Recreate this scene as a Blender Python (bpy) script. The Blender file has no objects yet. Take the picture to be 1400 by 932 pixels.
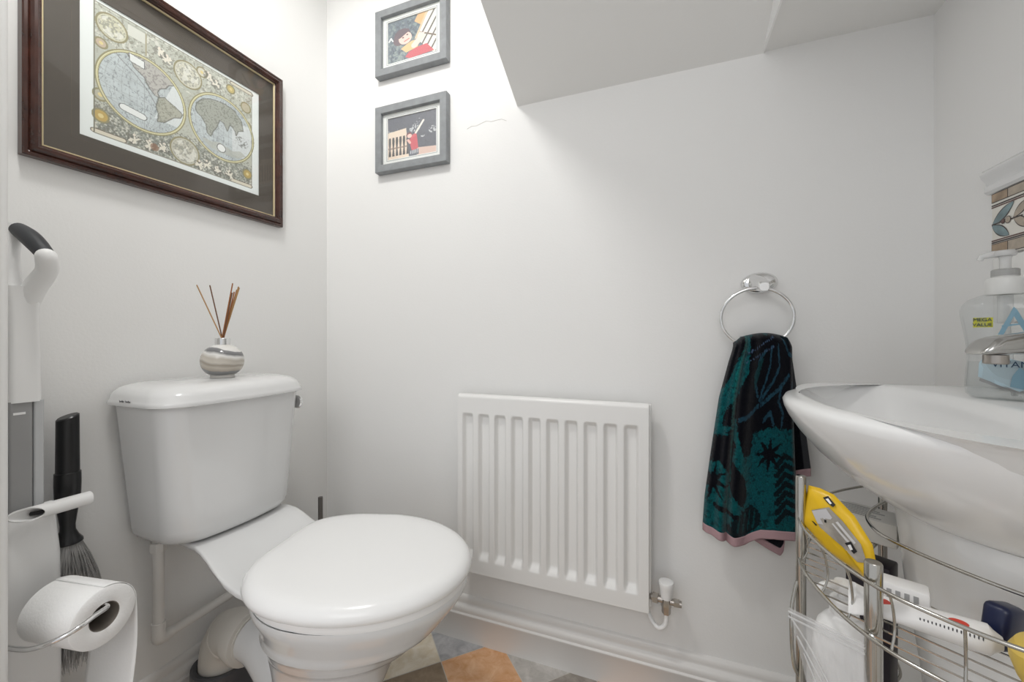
import bpy, bmesh, math, random
import numpy as np
from mathutils import Vector, Matrix, Quaternion

C = bpy.context.scene.collection
SC = bpy.context.scene
PI = math.pi
random.seed(7)
RNG = np.random.default_rng(11)

# ------------------------------------------------------------------ camera, world, lights, exposure
cam_d = bpy.data.cameras.new('camera')
cam_d.sensor_width = 36.0
cam_d.lens = 36.0 * 550.0 / 1400.0
cam_d.shift_y = -6.0 / 1400.0
cam_d.clip_start = 0.02
cam = bpy.data.objects.new('camera', cam_d)
C.objects.link(cam)
cam.location = (1.10, -1.08, 0.90)
cam.rotation_euler = (PI / 2, 0, math.atan2(209, 550))
SC.camera = cam

SC.view_settings.view_transform = 'Standard'
SC.view_settings.look = 'None'
SC.view_settings.gamma = 1.0
SC.view_settings.use_curve_mapping = False
SC.view_settings.exposure = 0.08

w = bpy.data.worlds.new('world')
SC.world = w
w.use_nodes = True
w.node_tree.nodes['Background'].inputs[0].default_value = (0.95, 0.97, 1.0, 1)
w.node_tree.nodes['Background'].inputs[1].default_value = 0.68


def lamp(name, kind, loc, power, size=0.1, color=(1, 1, 1), target=None, size_y=None):
    d = bpy.data.lights.new(name, kind)
    d.energy = power
    d.color = color
    if kind == 'AREA':
        d.size = size
        if size_y:
            d.shape = 'RECTANGLE'
            d.size_y = size_y
    else:
        d.shadow_soft_size = size
    o = bpy.data.objects.new(name, d)
    C.objects.link(o)
    o.location = loc
    if target is not None:
        o.rotation_euler = (Vector(target) - Vector(loc)).to_track_quat('-Z', 'Y').to_euler()
    return o


# the ceiling lamp in the tall part of the room, left of the stair soffit
cl = lamp('ceiling_lamp', 'SPOT', (0.45, -0.79, 2.245), 25.5, 0.10, (1.0, 0.99, 0.965), (0.45, -0.79, 0.0))
cl.data.spot_size = math.radians(178)
cl.data.spot_blend = 0.55
# added soft fill light, unseen, from the hall side of the open doorway
lamp('hall_fill', 'AREA', (1.05, -2.3, 1.85), 8.0, 1.1, (1.0, 0.98, 0.96), (0.8, 0, 0.7), 0.9)


# ------------------------------------------------------------------ materials
MATS = {}


def mat(name, color, rough=0.5, metal=0.0, bump=0.0, bump_scale=200.0, coat=0.0, spec=0.5, vary=0.0,
        vary_scale=6.0, trans=0.0, sss=0.0):
    if name in MATS:
        return MATS[name]
    m = bpy.data.materials.new(name)
    m.use_nodes = True
    nt = m.node_tree
    b = nt.nodes['Principled BSDF']
    b.inputs['Base Color'].default_value = (*color, 1)
    b.inputs['Roughness'].default_value = rough
    b.inputs['Metallic'].default_value = metal
    b.inputs['Specular IOR Level'].default_value = spec
    b.inputs['Coat Weight'].default_value = coat
    b.inputs['Coat Roughness'].default_value = 0.05
    if trans:
        b.inputs['Transmission Weight'].default_value = trans
    if bump or vary:
        tc = nt.nodes.new('ShaderNodeTexCoord')
    if bump:
        n = nt.nodes.new('ShaderNodeTexNoise')
        n.inputs['Scale'].default_value = bump_scale
        n.inputs['Detail'].default_value = 3
        nt.links.new(tc.outputs['Object'], n.inputs['Vector'])
        bp = nt.nodes.new('ShaderNodeBump')
        bp.inputs['Strength'].default_value = bump
        bp.inputs['Distance'].default_value = 0.002
        nt.links.new(n.outputs['Fac'], bp.inputs['Height'])
        nt.links.new(bp.outputs['Normal'], b.inputs['Normal'])
    if vary:
        n2 = nt.nodes.new('ShaderNodeTexNoise')
        n2.inputs['Scale'].default_value = vary_scale
        n2.inputs['Detail'].default_value = 5
        nt.links.new(tc.outputs['Object'], n2.inputs['Vector'])
        r = nt.nodes.new('ShaderNodeValToRGB')
        r.color_ramp.elements[0].position = 0.3
        r.color_ramp.elements[1].position = 0.7
        r.color_ramp.elements[0].color = tuple(c * (1 - vary) for c in color) + (1,)
        r.color_ramp.elements[1].color = tuple(min(1, c * (1 + vary)) for c in color) + (1,)
        nt.links.new(n2.outputs['Fac'], r.inputs['Fac'])
        nt.links.new(r.outputs['Color'], b.inputs['Base Color'])
    MATS[name] = m
    return m


def vc_mat(name, rough=0.6, bump=0.0, bump_scale=400.0, spec=0.3, sheen=0.0):
    m = bpy.data.materials.new(name)
    m.use_nodes = True
    nt = m.node_tree
    b = nt.nodes['Principled BSDF']
    b.inputs['Roughness'].default_value = rough
    b.inputs['Specular IOR Level'].default_value = spec
    if sheen:
        b.inputs['Sheen Weight'].default_value = sheen
        b.inputs['Sheen Roughness'].default_value = 0.4
    a = nt.nodes.new('ShaderNodeVertexColor')
    a.layer_name = 'Col'
    nt.links.new(a.outputs['Color'], b.inputs['Base Color'])
    if bump:
        tc = nt.nodes.new('ShaderNodeTexCoord')
        n = nt.nodes.new('ShaderNodeTexNoise')
        n.inputs['Scale'].default_value = bump_scale
        nt.links.new(tc.outputs['Object'], n.inputs['Vector'])
        bp = nt.nodes.new('ShaderNodeBump')
        bp.inputs['Strength'].default_value = bump
        bp.inputs['Distance'].default_value = 0.003
        nt.links.new(n.outputs['Fac'], bp.inputs['Height'])
        nt.links.new(bp.outputs['Normal'], b.inputs['Normal'])
    return m


def clear_mat(name, tint=(1, 1, 1), haze=0.0, haze_color=(0.8, 0.8, 0.8), gloss=1.0, rough=0.03, bump=0.0, bump_scale=40):
    """thin clear sheet: transparent + fresnel gloss + a little milky diffuse"""
    m = bpy.data.materials.new(name)
    m.use_nodes = True
    nt = m.node_tree
    nt.nodes.clear()
    out = nt.nodes.new('ShaderNodeOutputMaterial')
    tr = nt.nodes.new('ShaderNodeBsdfTransparent')
    tr.inputs[0].default_value = (*tint, 1)
    gl = nt.nodes.new('ShaderNodeBsdfGlossy')
    gl.inputs['Roughness'].default_value = rough
    fr = nt.nodes.new('ShaderNodeFresnel')
    fr.inputs['IOR'].default_value = 1.0 + 0.5 * gloss
    df = nt.nodes.new('ShaderNodeBsdfDiffuse')
    df.inputs[0].default_value = (*haze_color, 1)
    m1 = nt.nodes.new('ShaderNodeMixShader')
    m1.inputs[0].default_value = haze
    nt.links.new(tr.outputs[0], m1.inputs[1])
    nt.links.new(df.outputs[0], m1.inputs[2])
    ge = nt.nodes.new('ShaderNodeNewGeometry')
    sb = nt.nodes.new('ShaderNodeMath')
    sb.operation = 'SUBTRACT'
    sb.inputs[0].default_value = 1.0
    nt.links.new(ge.outputs['Backfacing'], sb.inputs[1])
    mu = nt.nodes.new('ShaderNodeMath')
    mu.operation = 'MULTIPLY'
    nt.links.new(fr.outputs[0], mu.inputs[0])
    nt.links.new(sb.outputs[0], mu.inputs[1])
    m2 = nt.nodes.new('ShaderNodeMixShader')
    nt.links.new(mu.outputs[0], m2.inputs[0])
    nt.links.new(m1.outputs[0], m2.inputs[1])
    nt.links.new(gl.outputs[0], m2.inputs[2])
    nt.links.new(m2.outputs[0], out.inputs[0])
    if bump:
        tc = nt.nodes.new('ShaderNodeTexCoord')
        n = nt.nodes.new('ShaderNodeTexNoise')
        n.inputs['Scale'].default_value = bump_scale
        nt.links.new(tc.outputs['Object'], n.inputs['Vector'])
        bp = nt.nodes.new('ShaderNodeBump')
        bp.inputs['Strength'].default_value = bump
        bp.inputs['Distance'].default_value = 0.01
        nt.links.new(n.outputs['Fac'], bp.inputs['Height'])
        for q in (gl, fr):
            nt.links.new(bp.outputs['Normal'], q.inputs['Normal'])
    return m


M_WALL = mat('wall_paint', (0.845, 0.842, 0.83), 0.75, bump=0.12, bump_scale=170, spec=0.25)
M_CEIL = mat('ceiling_paint', (0.84, 0.838, 0.822), 0.85, bump=0.1, bump_scale=150, spec=0.2)
M_TRIM = mat('gloss_trim_paint', (0.78, 0.765, 0.745), 0.35)
M_JAMB = mat('door_jamb_paint', (0.62, 0.62, 0.62), 0.4)
M_CER = mat('white_ceramic', (0.75, 0.752, 0.75), 0.12, coat=0.4)
M_CERB = mat('basin_ceramic', (0.85, 0.85, 0.845), 0.16, coat=0.2)
M_SEAT = mat('seat_plastic', (0.93, 0.93, 0.925), 0.18)
M_RAD = mat('radiator_enamel', (0.84, 0.835, 0.82), 0.3)
M_CHROME = mat('chrome', (0.80, 0.80, 0.80), 0.10, metal=1.0)
M_TAP = mat('tap_chrome', (0.46, 0.455, 0.44), 0.12, metal=1.0)
M_WIRE = mat('rack_chrome', (0.48, 0.465, 0.43), 0.16, metal=1.0)
M_STEEL = mat('dark_steel', (0.22, 0.21, 0.20), 0.3, metal=1.0)
M_WPLAST = mat('white_plastic', (0.88, 0.878, 0.872), 0.35)
M_GREYPLAST = mat('grey_plastic', (0.33, 0.33, 0.33), 0.3)
M_CLEARGREY = mat('pale_grey_plastic', (0.55, 0.56, 0.57), 0.2)
M_BLACK = mat('black_plastic', (0.008, 0.008, 0.009), 0.3)
M_GRIP = mat('charcoal_rubber', (0.035, 0.037, 0.042), 0.5)
M_PAPER = mat('tissue_paper', (0.94, 0.938, 0.93), 0.95, bump=0.25, bump_scale=260, spec=0.1)
M_CARD = mat('cardboard_core', (0.20, 0.175, 0.15), 0.9)
M_PIPE = mat('painted_pipe', (0.74, 0.72, 0.69), 0.45)
M_PVC = mat('pan_connector_plastic', (0.68, 0.65, 0.60), 0.4)
M_COLLAR = mat('soil_pipe_plastic', (0.075, 0.077, 0.085), 0.5)


# ------------------------------------------------------------------ mesh helpers
def finish(name, me, material, parent=None, smooth=35):
    if material is not None:
        if isinstance(material, (list, tuple)):
            for q in material:
                me.materials.append(q)
        else:
            me.materials.append(material)
    if smooth:
        me.polygons.foreach_set('use_smooth', [True] * len(me.polygons))
        me.set_sharp_from_angle(angle=math.radians(smooth))
    me.update()
    o = bpy.data.objects.new(name, me)
    C.objects.link(o)
    if parent:
        o.parent = parent
        o.matrix_parent_inverse = Matrix.Translation(parent.location).inverted()
    return o


def obj(name, bm, material, parent=None, smooth=35, normals=True):
    if normals:
        bmesh.ops.recalc_face_normals(bm, faces=bm.faces[:])
    me = bpy.data.meshes.new(name)
    bm.to_mesh(me)
    bm.free()
    return finish(name, me, material, parent, smooth)


def tag(o, label, cat, group=None, kind=None):
    o['label'] = label
    o['category'] = cat
    if group:
        o['group'] = group
    if kind:
        o['kind'] = kind
    return o


def thing(name, label, cat, loc=(0, 0, 0), group=None):
    o = bpy.data.objects.new(name, None)
    o.empty_display_size = 0.05
    C.objects.link(o)
    o.location = loc
    return tag(o, label, cat, group)


def struct(o):
    o['kind'] = 'structure'
    return o


def add_box(bm, lo, hi, bevel=0.0, seg=2, mi=0):
    r = bmesh.ops.create_cube(bm, size=1.0)
    vs = r['verts']
    for v in vs:
        v.co = Vector([lo[i] + (v.co[i] + 0.5) * (hi[i] - lo[i]) for i in range(3)])
    fs = list({f for v in vs for f in v.link_faces})
    for f in fs:
        f.material_index = mi
    if bevel:
        es = list({e for v in vs for e in v.link_edges})
        bmesh.ops.bevel(bm, geom=es, offset=bevel, segments=seg, profile=0.5, affect='EDGES')
    return vs


def box(name, lo, hi, material, parent=None, bevel=0.0, seg=2):
    bm = bmesh.new()
    add_box(bm, lo, hi, bevel, seg)
    return obj(name, bm, material, parent)


def loft(bm, rings, closed=True, cap0=True, cap1=True, mi=0):
    """rings: list of equal-length lists of points"""
    vr = [[bm.verts.new(p) for p in r] for r in rings]
    n = len(vr[0])
    for a, b in zip(vr[:-1], vr[1:]):
        for i in range(n if closed else n - 1):
            j = (i + 1) % n
            f = bm.faces.new((a[i], a[j], b[j], b[i]))
            f.material_index = mi
    if cap0:
        bm.faces.new(vr[0][::-1]).material_index = mi
    if cap1:
        bm.faces.new(vr[-1]).material_index = mi
    return vr


def smooth_path(pts, n=8, closed=False):
    """Catmull-Rom resample"""
    P = [Vector(p) for p in pts]
    out = []
    m = len(P)
    segs = m if closed else m - 1
    for i in range(segs):
        if closed:
            p0, p1, p2, p3 = P[(i - 1) % m], P[i], P[(i + 1) % m], P[(i + 2) % m]
        else:
            p0, p1, p2, p3 = P[max(i - 1, 0)], P[i], P[i + 1], P[min(i + 2, m - 1)]
        for k in range(n):
            t = k / n
            out.append(0.5 * ((2 * p1) + (p2 - p0) * t + (2 * p0 - 5 * p1 + 4 * p2 - p3) * t * t
                              + (3 * p1 - p0 - 3 * p2 + p3) * t ** 3))
    if not closed:
        out.append(P[-1])
    return out


def add_tube(bm, pts, r, seg=12, closed=False, cap=True, mi=0):
    P = [Vector(p) for p in pts]
    n = len(P)
    R = r if hasattr(r, '__len__') else [r] * n
    T = []
    for i in range(n):
        if closed:
            d = P[(i + 1) % n] - P[i - 1]
        else:
            d = P[min(i + 1, n - 1)] - P[max(i - 1, 0)]
        T.append(d.normalized())
    up = Vector((0, 0, 1)) if abs(T[0].z) < 0.9 else Vector((1, 0, 0))
    nrm = (up - T[0] * up.dot(T[0])).normalized()
    rings = []
    for i in range(n):
        if i:
            q = T[i - 1].rotation_difference(T[i])
            nrm = (q @ nrm)
            nrm = (nrm - T[i] * nrm.dot(T[i])).normalized()
        b = T[i].cross(nrm)
        rings.append([P[i] + (nrm * math.cos(2 * PI * k / seg) + b * math.sin(2 * PI * k / seg)) * R[i]
                      for k in range(seg)])
    if closed:
        rings.append(rings[0])
        # align twist simply: joined by nearest offset
        vr = [[bm.verts.new(p) for p in rr] for rr in rings[:-1]]
        last, first = vr[-1], vr[0]
        off = min(range(seg), key=lambda k: (last[0].co - first[k].co).length)
        for a, b2 in zip(vr[:-1], vr[1:]):
            for i in range(seg):
                j = (i + 1) % seg
                bm.faces.new((a[i], a[j], b2[j], b2[i])).material_index = mi
        for i in range(seg):
            j = (i + 1) % seg
            bm.faces.new((last[i], last[j], first[(j + off) % seg], first[(i + off) % seg])).material_index = mi
    else:
        loft(bm, rings, True, cap, cap, mi)


def tube(name, pts, r, material, parent=None, seg=12, closed=False):
    bm = bmesh.new()
    add_tube(bm, pts, r, seg, closed)
    return obj(name, bm, material, parent, 50)


def add_lathe(bm, prof, center, seg=40, axis='z', sx=1.0, sy=1.0, rot=0.0, cap=True, mi=0):
    """prof: list of (radius, height)"""
    rings = []
    for r, h in prof:
        ring = []
        for k in range(seg):
            a = 2 * PI * k / seg
            x, y = r * math.cos(a) * sx, r * math.sin(a) * sy
            x, y = x * math.cos(rot) - y * math.sin(rot), x * math.sin(rot) + y * math.cos(rot)
            if axis == 'z':
                p = (center[0] + x, center[1] + y, center[2] + h)
            elif axis == 'y':
                p = (center[0] + x, center[1] + h, center[2] + y)
            else:
                p = (center[0] + h, center[1] + x, center[2] + y)
            ring.append(p)
        rings.append(ring)
    loft(bm, rings, True, cap, cap, mi)


def lathe(name, prof, center, material, parent=None, seg=40, axis='z', sx=1.0, sy=1.0, rot=0.0, smooth=35, cap=True):
    bm = bmesh.new()
    add_lathe(bm, prof, center, seg, axis, sx, sy, rot, cap)
    return obj(name, bm, material, parent, smooth)


def grid_mesh(name, P, material, parent=None, col=None, smooth=60, thick=0.0):
    """P: array (ny,nx,3); col: (ny,nx,3) linear"""
    ny, nx = P.shape[:2]
    me = bpy.data.meshes.new(name)
    idx = np.arange(ny * nx).reshape(ny, nx)
    F = np.stack([idx[:-1, :-1], idx[:-1, 1:], idx[1:, 1:], idx[1:, :-1]], -1).reshape(-1, 4)
    V = P.reshape(-1, 3)
    cc = None if col is None else col.reshape(-1, 3)
    me.from_pydata(V.tolist(), [], F.tolist())
    if cc is not None:
        at = me.color_attributes.new('Col', 'FLOAT_COLOR', 'POINT')
        rgba = np.ones((len(V), 4), np.float32)
        rgba[:, :3] = cc
        at.data.foreach_set('color', rgba.ravel())
    o = finish(name, me, material, parent, smooth)
    if thick:
        md = o.modifiers.new('thickness', 'SOLIDIFY')
        md.thickness = thick
        md.offset = 0
    return o


def srgb(r, g, b):
    def f(c):
        c /= 255.0
        return c / 12.92 if c <= 0.04045 else ((c + 0.055) / 1.055) ** 2.4
    return np.array([f(r), f(g), f(b)])


def vnoise(x, y, seed=0):
    """cheap smooth value noise on arrays"""
    r = np.random.default_rng(seed)
    tab = r.random((64, 64))
    xi, yi = np.floor(x).astype(int), np.floor(y).astype(int)
    fx, fy = x - xi, y - yi
    fx, fy = fx * fx * (3 - 2 * fx), fy * fy * (3 - 2 * fy)
    g = lambda a, b: tab[a % 64, b % 64]
    return (g(xi, yi) * (1 - fx) + g(xi + 1, yi) * fx) * (1 - fy) + (g(xi, yi + 1) * (1 - fx) + g(xi + 1, yi + 1) * fx) * fy


def fbm(x, y, seed=0, oct=4):
    s, a, t = 0, 0.5, 0
    for k in range(oct):
        s = s + a * vnoise(x * 2 ** k, y * 2 ** k, seed + k)
        t += a
        a *= 0.55
    return s / t


def poly_mask(S, T, pts):
    """even-odd point in polygon on arrays"""
    ins = np.zeros(S.shape, bool)
    n = len(pts)
    for i in range(n):
        x0, y0 = pts[i]
        x1, y1 = pts[(i + 1) % n]
        if y0 == y1:
            continue
        c = ((y0 > T) != (y1 > T)) & (S < (x1 - x0) * (T - y0) / (y1 - y0) + x0)
        ins ^= c
    return ins


def seg_dist(S, T, a, b):
    ax, ay = a
    dx, dy = b[0] - ax, b[1] - ay
    L = dx * dx + dy * dy + 1e-12
    t = np.clip(((S - ax) * dx + (T - ay) * dy) / L, 0, 1)
    return np.hypot(S - ax - t * dx, T - ay - t * dy)


def line_dist(S, T, pts):
    return np.minimum.reduce([seg_dist(S, T, a, b) for a, b in zip(pts[:-1], pts[1:])])


def text_mesh(name, body, size, matrix, material, parent, extrude=0.0002):
    cu = bpy.data.curves.new(name, 'FONT')
    cu.body = body
    cu.size = size
    cu.extrude = extrude
    cu.align_x = 'CENTER'
    cu.align_y = 'CENTER'
    tmp = bpy.data.objects.new(name + '_curve', cu)
    C.objects.link(tmp)
    dg = bpy.context.evaluated_depsgraph_get()
    me = bpy.data.meshes.new_from_object(tmp.evaluated_get(dg))
    bpy.data.objects.remove(tmp)
    bpy.data.curves.remove(cu)
    me.transform(matrix)
    me.name = name
    me.materials.clear()
    return finish(name, me, material, parent, 0)


# ------------------------------------------------------------------ room shell
RW = 1.617          # wall left (x=0) to wall right
FY = -0.80          # face of the door wall
HIGH = 2.42
LOW = 1.557         # underside of the flat soffit
SX0, SX1 = 0.706, 1.316

struct(box('wall_left', (-0.10, -0.95, 0), (0, 0.1, HIGH), M_WALL))
struct(box('wall_back', (0, 0, 0), (RW, 0.1, HIGH), M_WALL))
struct(box('wall_right', (RW, -1.9, 0), (RW + 0.1, 0.1, HIGH), M_WALL))
bm = bmesh.new()
add_box(bm, (0, -0.95, 0), (0.234, FY, HIGH), 0.0)
es = [e for e in bm.edges if all(abs(v.co.x - 0.234) < 1e-5 and abs(v.co.y - FY) < 1e-5 for v in e.verts)]
bmesh.ops.bevel(bm, geom=es, offset=0.008, segments=4, profile=0.5, affect='EDGES')
struct(obj('wall_front', bm, M_WALL))
# grey-painted door lining on the cheek of the opening
struct(box('trim_1', (0.2335, -0.96, 0), (0.2385, -0.813, 2.06), M_JAMB, bevel=0.0015))

# ceiling: tall part with the stair underside as a sloping slab and a flat lower slab
struct(box('ceiling', (-0.1, -1.9, HIGH), (RW + 0.1, 0.1, HIGH + 0.08), M_CEIL))
bm = bmesh.new()
sl = math.tan(math.radians(24.5))
ys = -1.9
rings = []
for x in (SX0, SX1):
    rings.append([(x, 0.0, LOW), (x, ys, LOW - ys * sl), (x, ys, LOW - ys * sl + 0.12), (x, 0.0, LOW + 0.5)])
loft(bm, rings)
struct(obj('ceiling_soffit', bm, M_CEIL, smooth=0))
bm = bmesh.new()
add_box(bm, (SX1, -1.9, LOW + 0.004), (RW, 0.0, HIGH), 0.0)
struct(obj('ceiling_low', bm, M_CEIL, smooth=0))
struct(box('trim_5', (SX1 - 0.004, -1.9, LOW + 0.002), (SX1, 0.0, LOW + 0.50), mat('bright_step_white', (0.93, 0.93, 0.92), 0.3)))  # added strip; the step face's extra brightness is put into its white

# floor: slate-look vinyl squares laid diagonally, one mesh
TS = 0.178
P0, Q0 = 0.2913, 0.444


def tile_mat(name, c, c2):
    m = bpy.data.materials.new(name)
    m.use_nodes = True
    nt = m.node_tree
    b = nt.nodes['Principled BSDF']
    b.inputs['Roughness'].default_value = 0.45
    tc = nt.nodes.new('ShaderNodeTexCoord')
    n = nt.nodes.new('ShaderNodeTexNoise')
    n.inputs['Scale'].default_value = 26
    n.inputs['Detail'].default_value = 8
    n.inputs['Roughness'].default_value = 0.65
    n.inputs['Distortion'].default_value = 0.8
    r = nt.nodes.new('ShaderNodeValToRGB')
    r.color_ramp.elements[0].position = 0.35
    r.color_ramp.elements[1].position = 0.68
    r.color_ramp.elements[0].color = (*c, 1)
    r.color_ramp.elements[1].color = (*c2, 1)
    bp = nt.nodes.new('ShaderNodeBump')
    bp.inputs['Strength'].default_value = 0.25
    bp.inputs['Distance'].default_value = 0.003
    nt.links.new(tc.outputs['Object'], n.inputs['Vector'])
    nt.links.new(n.outputs['Fac'], r.inputs['Fac'])
    nt.links.new(r.outputs['Color'], b.inputs['Base Color'])
    nt.links.new(n.outputs['Fac'], bp.inputs['Height'])
    nt.links.new(bp.outputs['Normal'], b.inputs['Normal'])
    return m


TM = [mat('grout', (0.66, 0.63, 0.58), 0.8),
      tile_mat('tile_orange', (0.70, 0.35, 0.16), (0.88, 0.58, 0.36)),
      tile_mat('tile_slate', (0.36, 0.36, 0.38), (0.56, 0.56, 0.57)),
      tile_mat('tile_cream', (0.74, 0.64, 0.48), (0.90, 0.84, 0.73)),
      tile_mat('tile_brown', (0.24, 0.18, 0.12), (0.38, 0.29, 0.20)),
      tile_mat('tile_grey', (0.46, 0.44, 0.41), (0.66, 0.63, 0.60)),
      tile_mat('tile_taupe', (0.26, 0.23, 0.20), (0.42, 0.38, 0.34))]
known = {(0, 0): 1, (0, -1): 2, (-1, -1): 3, (-1, 0): 4, (1, 0): 5, (1, 1): 6}


def clip(poly, axis, val, keep_less):
    out = []
    for i in range(len(poly)):
        a, b = poly[i], poly[(i + 1) % len(poly)]
        ia = (a[axis] <= val) == keep_less or a[axis] == val
        ib = (b[axis] <= val) == keep_less or b[axis] == val
        if ia:
            out.append(a)
        if ia != ib:
            t = (val - a[axis]) / (b[axis] - a[axis])
            out.append((a[0] + t * (b[0] - a[0]), a[1] + t * (b[1] - a[1])))
    return out


bm = bmesh.new()
f = bm.faces.new([bm.verts.new(p) for p in ((0, -1.9, -0.0006), (RW, -1.9, -0.0006), (RW, 0, -0.0006), (0, 0, -0.0006))])
f.material_index = 0
r2 = math.sqrt(0.5)
g = 0.0011
for i in range(-14, 12):
    for j in range(-8, 20):
        pq = [(P0 + (i + a) * TS + sa * g, Q0 + (j + b) * TS + sb * g)
              for a, b, sa, sb in ((0, 0, 1, 1), (1, 0, -1, 1), (1, 1, -1, -1), (0, 1, 1, -1))]
        poly = [((p + q) * r2, (p - q) * r2) for p, q in pq]
        for ax, val, less in ((0, RW, True), (0, 0.0, False), (1, 0.0, True), (1, -1.9, False)):
            if poly:
                poly = clip(poly, ax, val, less)
        if len(poly) >= 3:
            try:
                f = bm.faces.new([bm.verts.new((x, y, 0)) for x, y in poly])
                f.material_index = known.get((i, j), random.choice([1, 2, 3, 4, 5, 6]))
            except ValueError:
                pass
bmesh.ops.recalc_face_normals(bm, faces=bm.faces[:])
struct(obj('floor', bm, TM, smooth=0, normals=False))

# skirting: torus-moulded profile (distance from wall, height)
SK = [(0, 0), (0.018, 0), (0.018, 0.072), (0.0205, 0.075), (0.0205, 0.079), (0.017, 0.083), (0.0185, 0.090), (0.018, 0.097),
      (0.0145, 0.102), (0.010, 0.104), (0.0085, 0.107), (0.0095, 0.112), (0.0085, 0.120), (0.005, 0.126), (0, 0.128)]
bm = bmesh.new()
loft(bm, [[(x, -d, z) for d, z in SK] for x in (0.0, RW)])
struct(obj('baseboard_back', bm, M_TRIM, smooth=40))
bm = bmesh.new()
loft(bm, [[(d, y, z) for d, z in SK] for y in (FY, 0.0)])
struct(obj('baseboard_left', bm, M_TRIM, smooth=40))
bm = bmesh.new()
loft(bm, [[(RW - d, y, z) for d, z in SK] for y in (-1.9, 0.0)])
struct(obj('baseboard_right', bm, M_TRIM, smooth=40))

# ------------------------------------------------------------------ tile splashback on the right wall
TY0, TY1 = -0.168, -1.05
zb0, zb1 = 1.033, 1.137
bm = bmesh.new()
prof = [(0, 1.139), (0.006, 1.139), (0.010, 1.143), (0.010, 1.150), (0.007, 1.154), (0.008, 1.160), (0.014, 1.167), (0.016, 1.173),
        (0.012, 1.180), (0.004, 1.183), (0, 1.183)]
loft(bm, [[(RW - d, y, z) for d, z in prof] for y in (TY0 + 0.012, TY1)])
struct(obj('trim_2', bm, M_CER, smooth=40))
M_TILEW = mat('white_wall_tile', (0.82, 0.815, 0.79), 0.2)
bm = bmesh.new()
for k in range(8):
    a = TY0 - k * 0.108
    add_box(bm, (RW - 0.006, a - 0.1065, 0.816), (RW, a, 0.922), 0.0012)
    add_box(bm, (RW - 0.006, a - 0.1065, 0.9235), (RW, a, 1.0300), 0.0012)
struct(obj('trim_4', bm, M_TILEW))
# decorative border tile row: cream ground, brown blocks, line bands, teal leaves and beads
bm = bmesh.new()
M_B = [mat('border_cream', (0.76, 0.74, 0.68), 0.3), mat('border_brown', (0.34, 0.25, 0.17), 0.4, vary=0.25, vary_scale=60),
       mat('border_line', (0.055, 0.04, 0.035), 0.4), mat('border_teal', (0.19, 0.27, 0.29), 0.35, vary=0.25, vary_scale=50),
       mat('border_taupe', (0.42, 0.36, 0.29), 0.4, vary=0.2, vary_scale=60), mat('border_maroon', (0.13, 0.07, 0.06), 0.4)]
add_box(bm, (RW - 0.007, TY1, zb0), (RW, TY0, zb1), 0.001, mi=0)


def bpoly(pts, lvl, mi):
    """pts in (distance along the wall from the left end, fraction of the row height)"""
    x = RW - 0.0072 - 0.00012 * lvl
    vs = [bm.verts.new((x, TY0 - d, zb0 + v * (zb1 - zb0))) for d, v in pts]
    f = bm.faces.new(vs)
    f.material_index = mi
    f.normal_update()
    if f.normal.x > 0:
        f.normal_flip()


def brect(d0, d1, v0, v1, lvl, mi):
    bpoly([(d0, v0), (d1, v0), (d1, v1), (d0, v1)], lvl, mi)


END = TY0 - TY1
for v0, v1 in ((0.03, 0.185), (0.86, 0.985)):
    brect(0, END, v0 - 0.012, v1 + 0.012, 1, 2)
    k = 0
    d = 0.0
    while d < END:
        d1 = min(END, d + 0.034)
        brect(d + 0.0008, d1 - 0.0008, v0, v1, 2, 1 if k % 2 == 0 else 4)
        d = d1
        k += 1
for v in (0.215, 0.245, 0.775, 0.805):
    brect(0, END, v - 0.011, v + 0.011, 1, 5 if v in (0.245, 0.775) else 2)


def leaf(d0, v0, d1, v1, wid, mi):
    for lv, ww in ((2, wid), (3, wid * 0.80)):
        up, dn = [], []
        for k in range(13):
            t = k / 12
            if lv == 3:
                t = 0.04 + 0.92 * t
            h = ww * math.sin(PI * t) ** 0.8
            dd, vv = d0 + (d1 - d0) * t, v0 + (v1 - v0) * t
            L = math.hypot((d1 - d0), (v1 - v0) * 0.104)
            nx, ny = -(v1 - v0) * 0.104 / L, (d1 - d0) / L
            up.append((dd + nx * h, vv + ny * h / 0.104))
            dn.append((dd - nx * h, vv - ny * h / 0.104))
        bpoly(up + dn[::-1], lv, 2 if lv == 2 else mi)


d = 0.001
while d + 0.07 < END:
    leaf(d, 0.49, d + 0.046, 0.76, 0.0085, 3)
    leaf(d, 0.49, d + 0.036, 0.27, 0.0085, 3)
    brect(d, d + 0.062, 0.495, 0.515, 4, 2)
    for k, (dc, rr, mi) in enumerate(((d + 0.024, 0.0035, 5), (d + 0.034, 0.005, 4))):
        bpoly([(dc + (rr + 0.001) * math.cos(a), 0.51 + (rr + 0.001) * math.sin(a) / 0.104) for a in np.linspace(0, 2 * PI, 13)[:-1]], 5, 2)
        bpoly([(dc + rr * math.cos(a), 0.51 + rr * math.sin(a) / 0.104) for a in np.linspace(0, 2 * PI, 13)[:-1]], 6, mi)
    leaf(d + 0.044, 0.52, d + 0.075, 0.72, 0.0075, 4)
    leaf(d + 0.044, 0.52, d + 0.075, 0.32, 0.0075, 4)
    d += 0.082
struct(obj('trim_3', bm, M_B, smooth=0, normals=False))

# ------------------------------------------------------------------ toilet
toilet = thing('toilet', 'white close-coupled toilet with its lid down against the left wall', 'toilet', (0.30, -0.42, 0))


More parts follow.
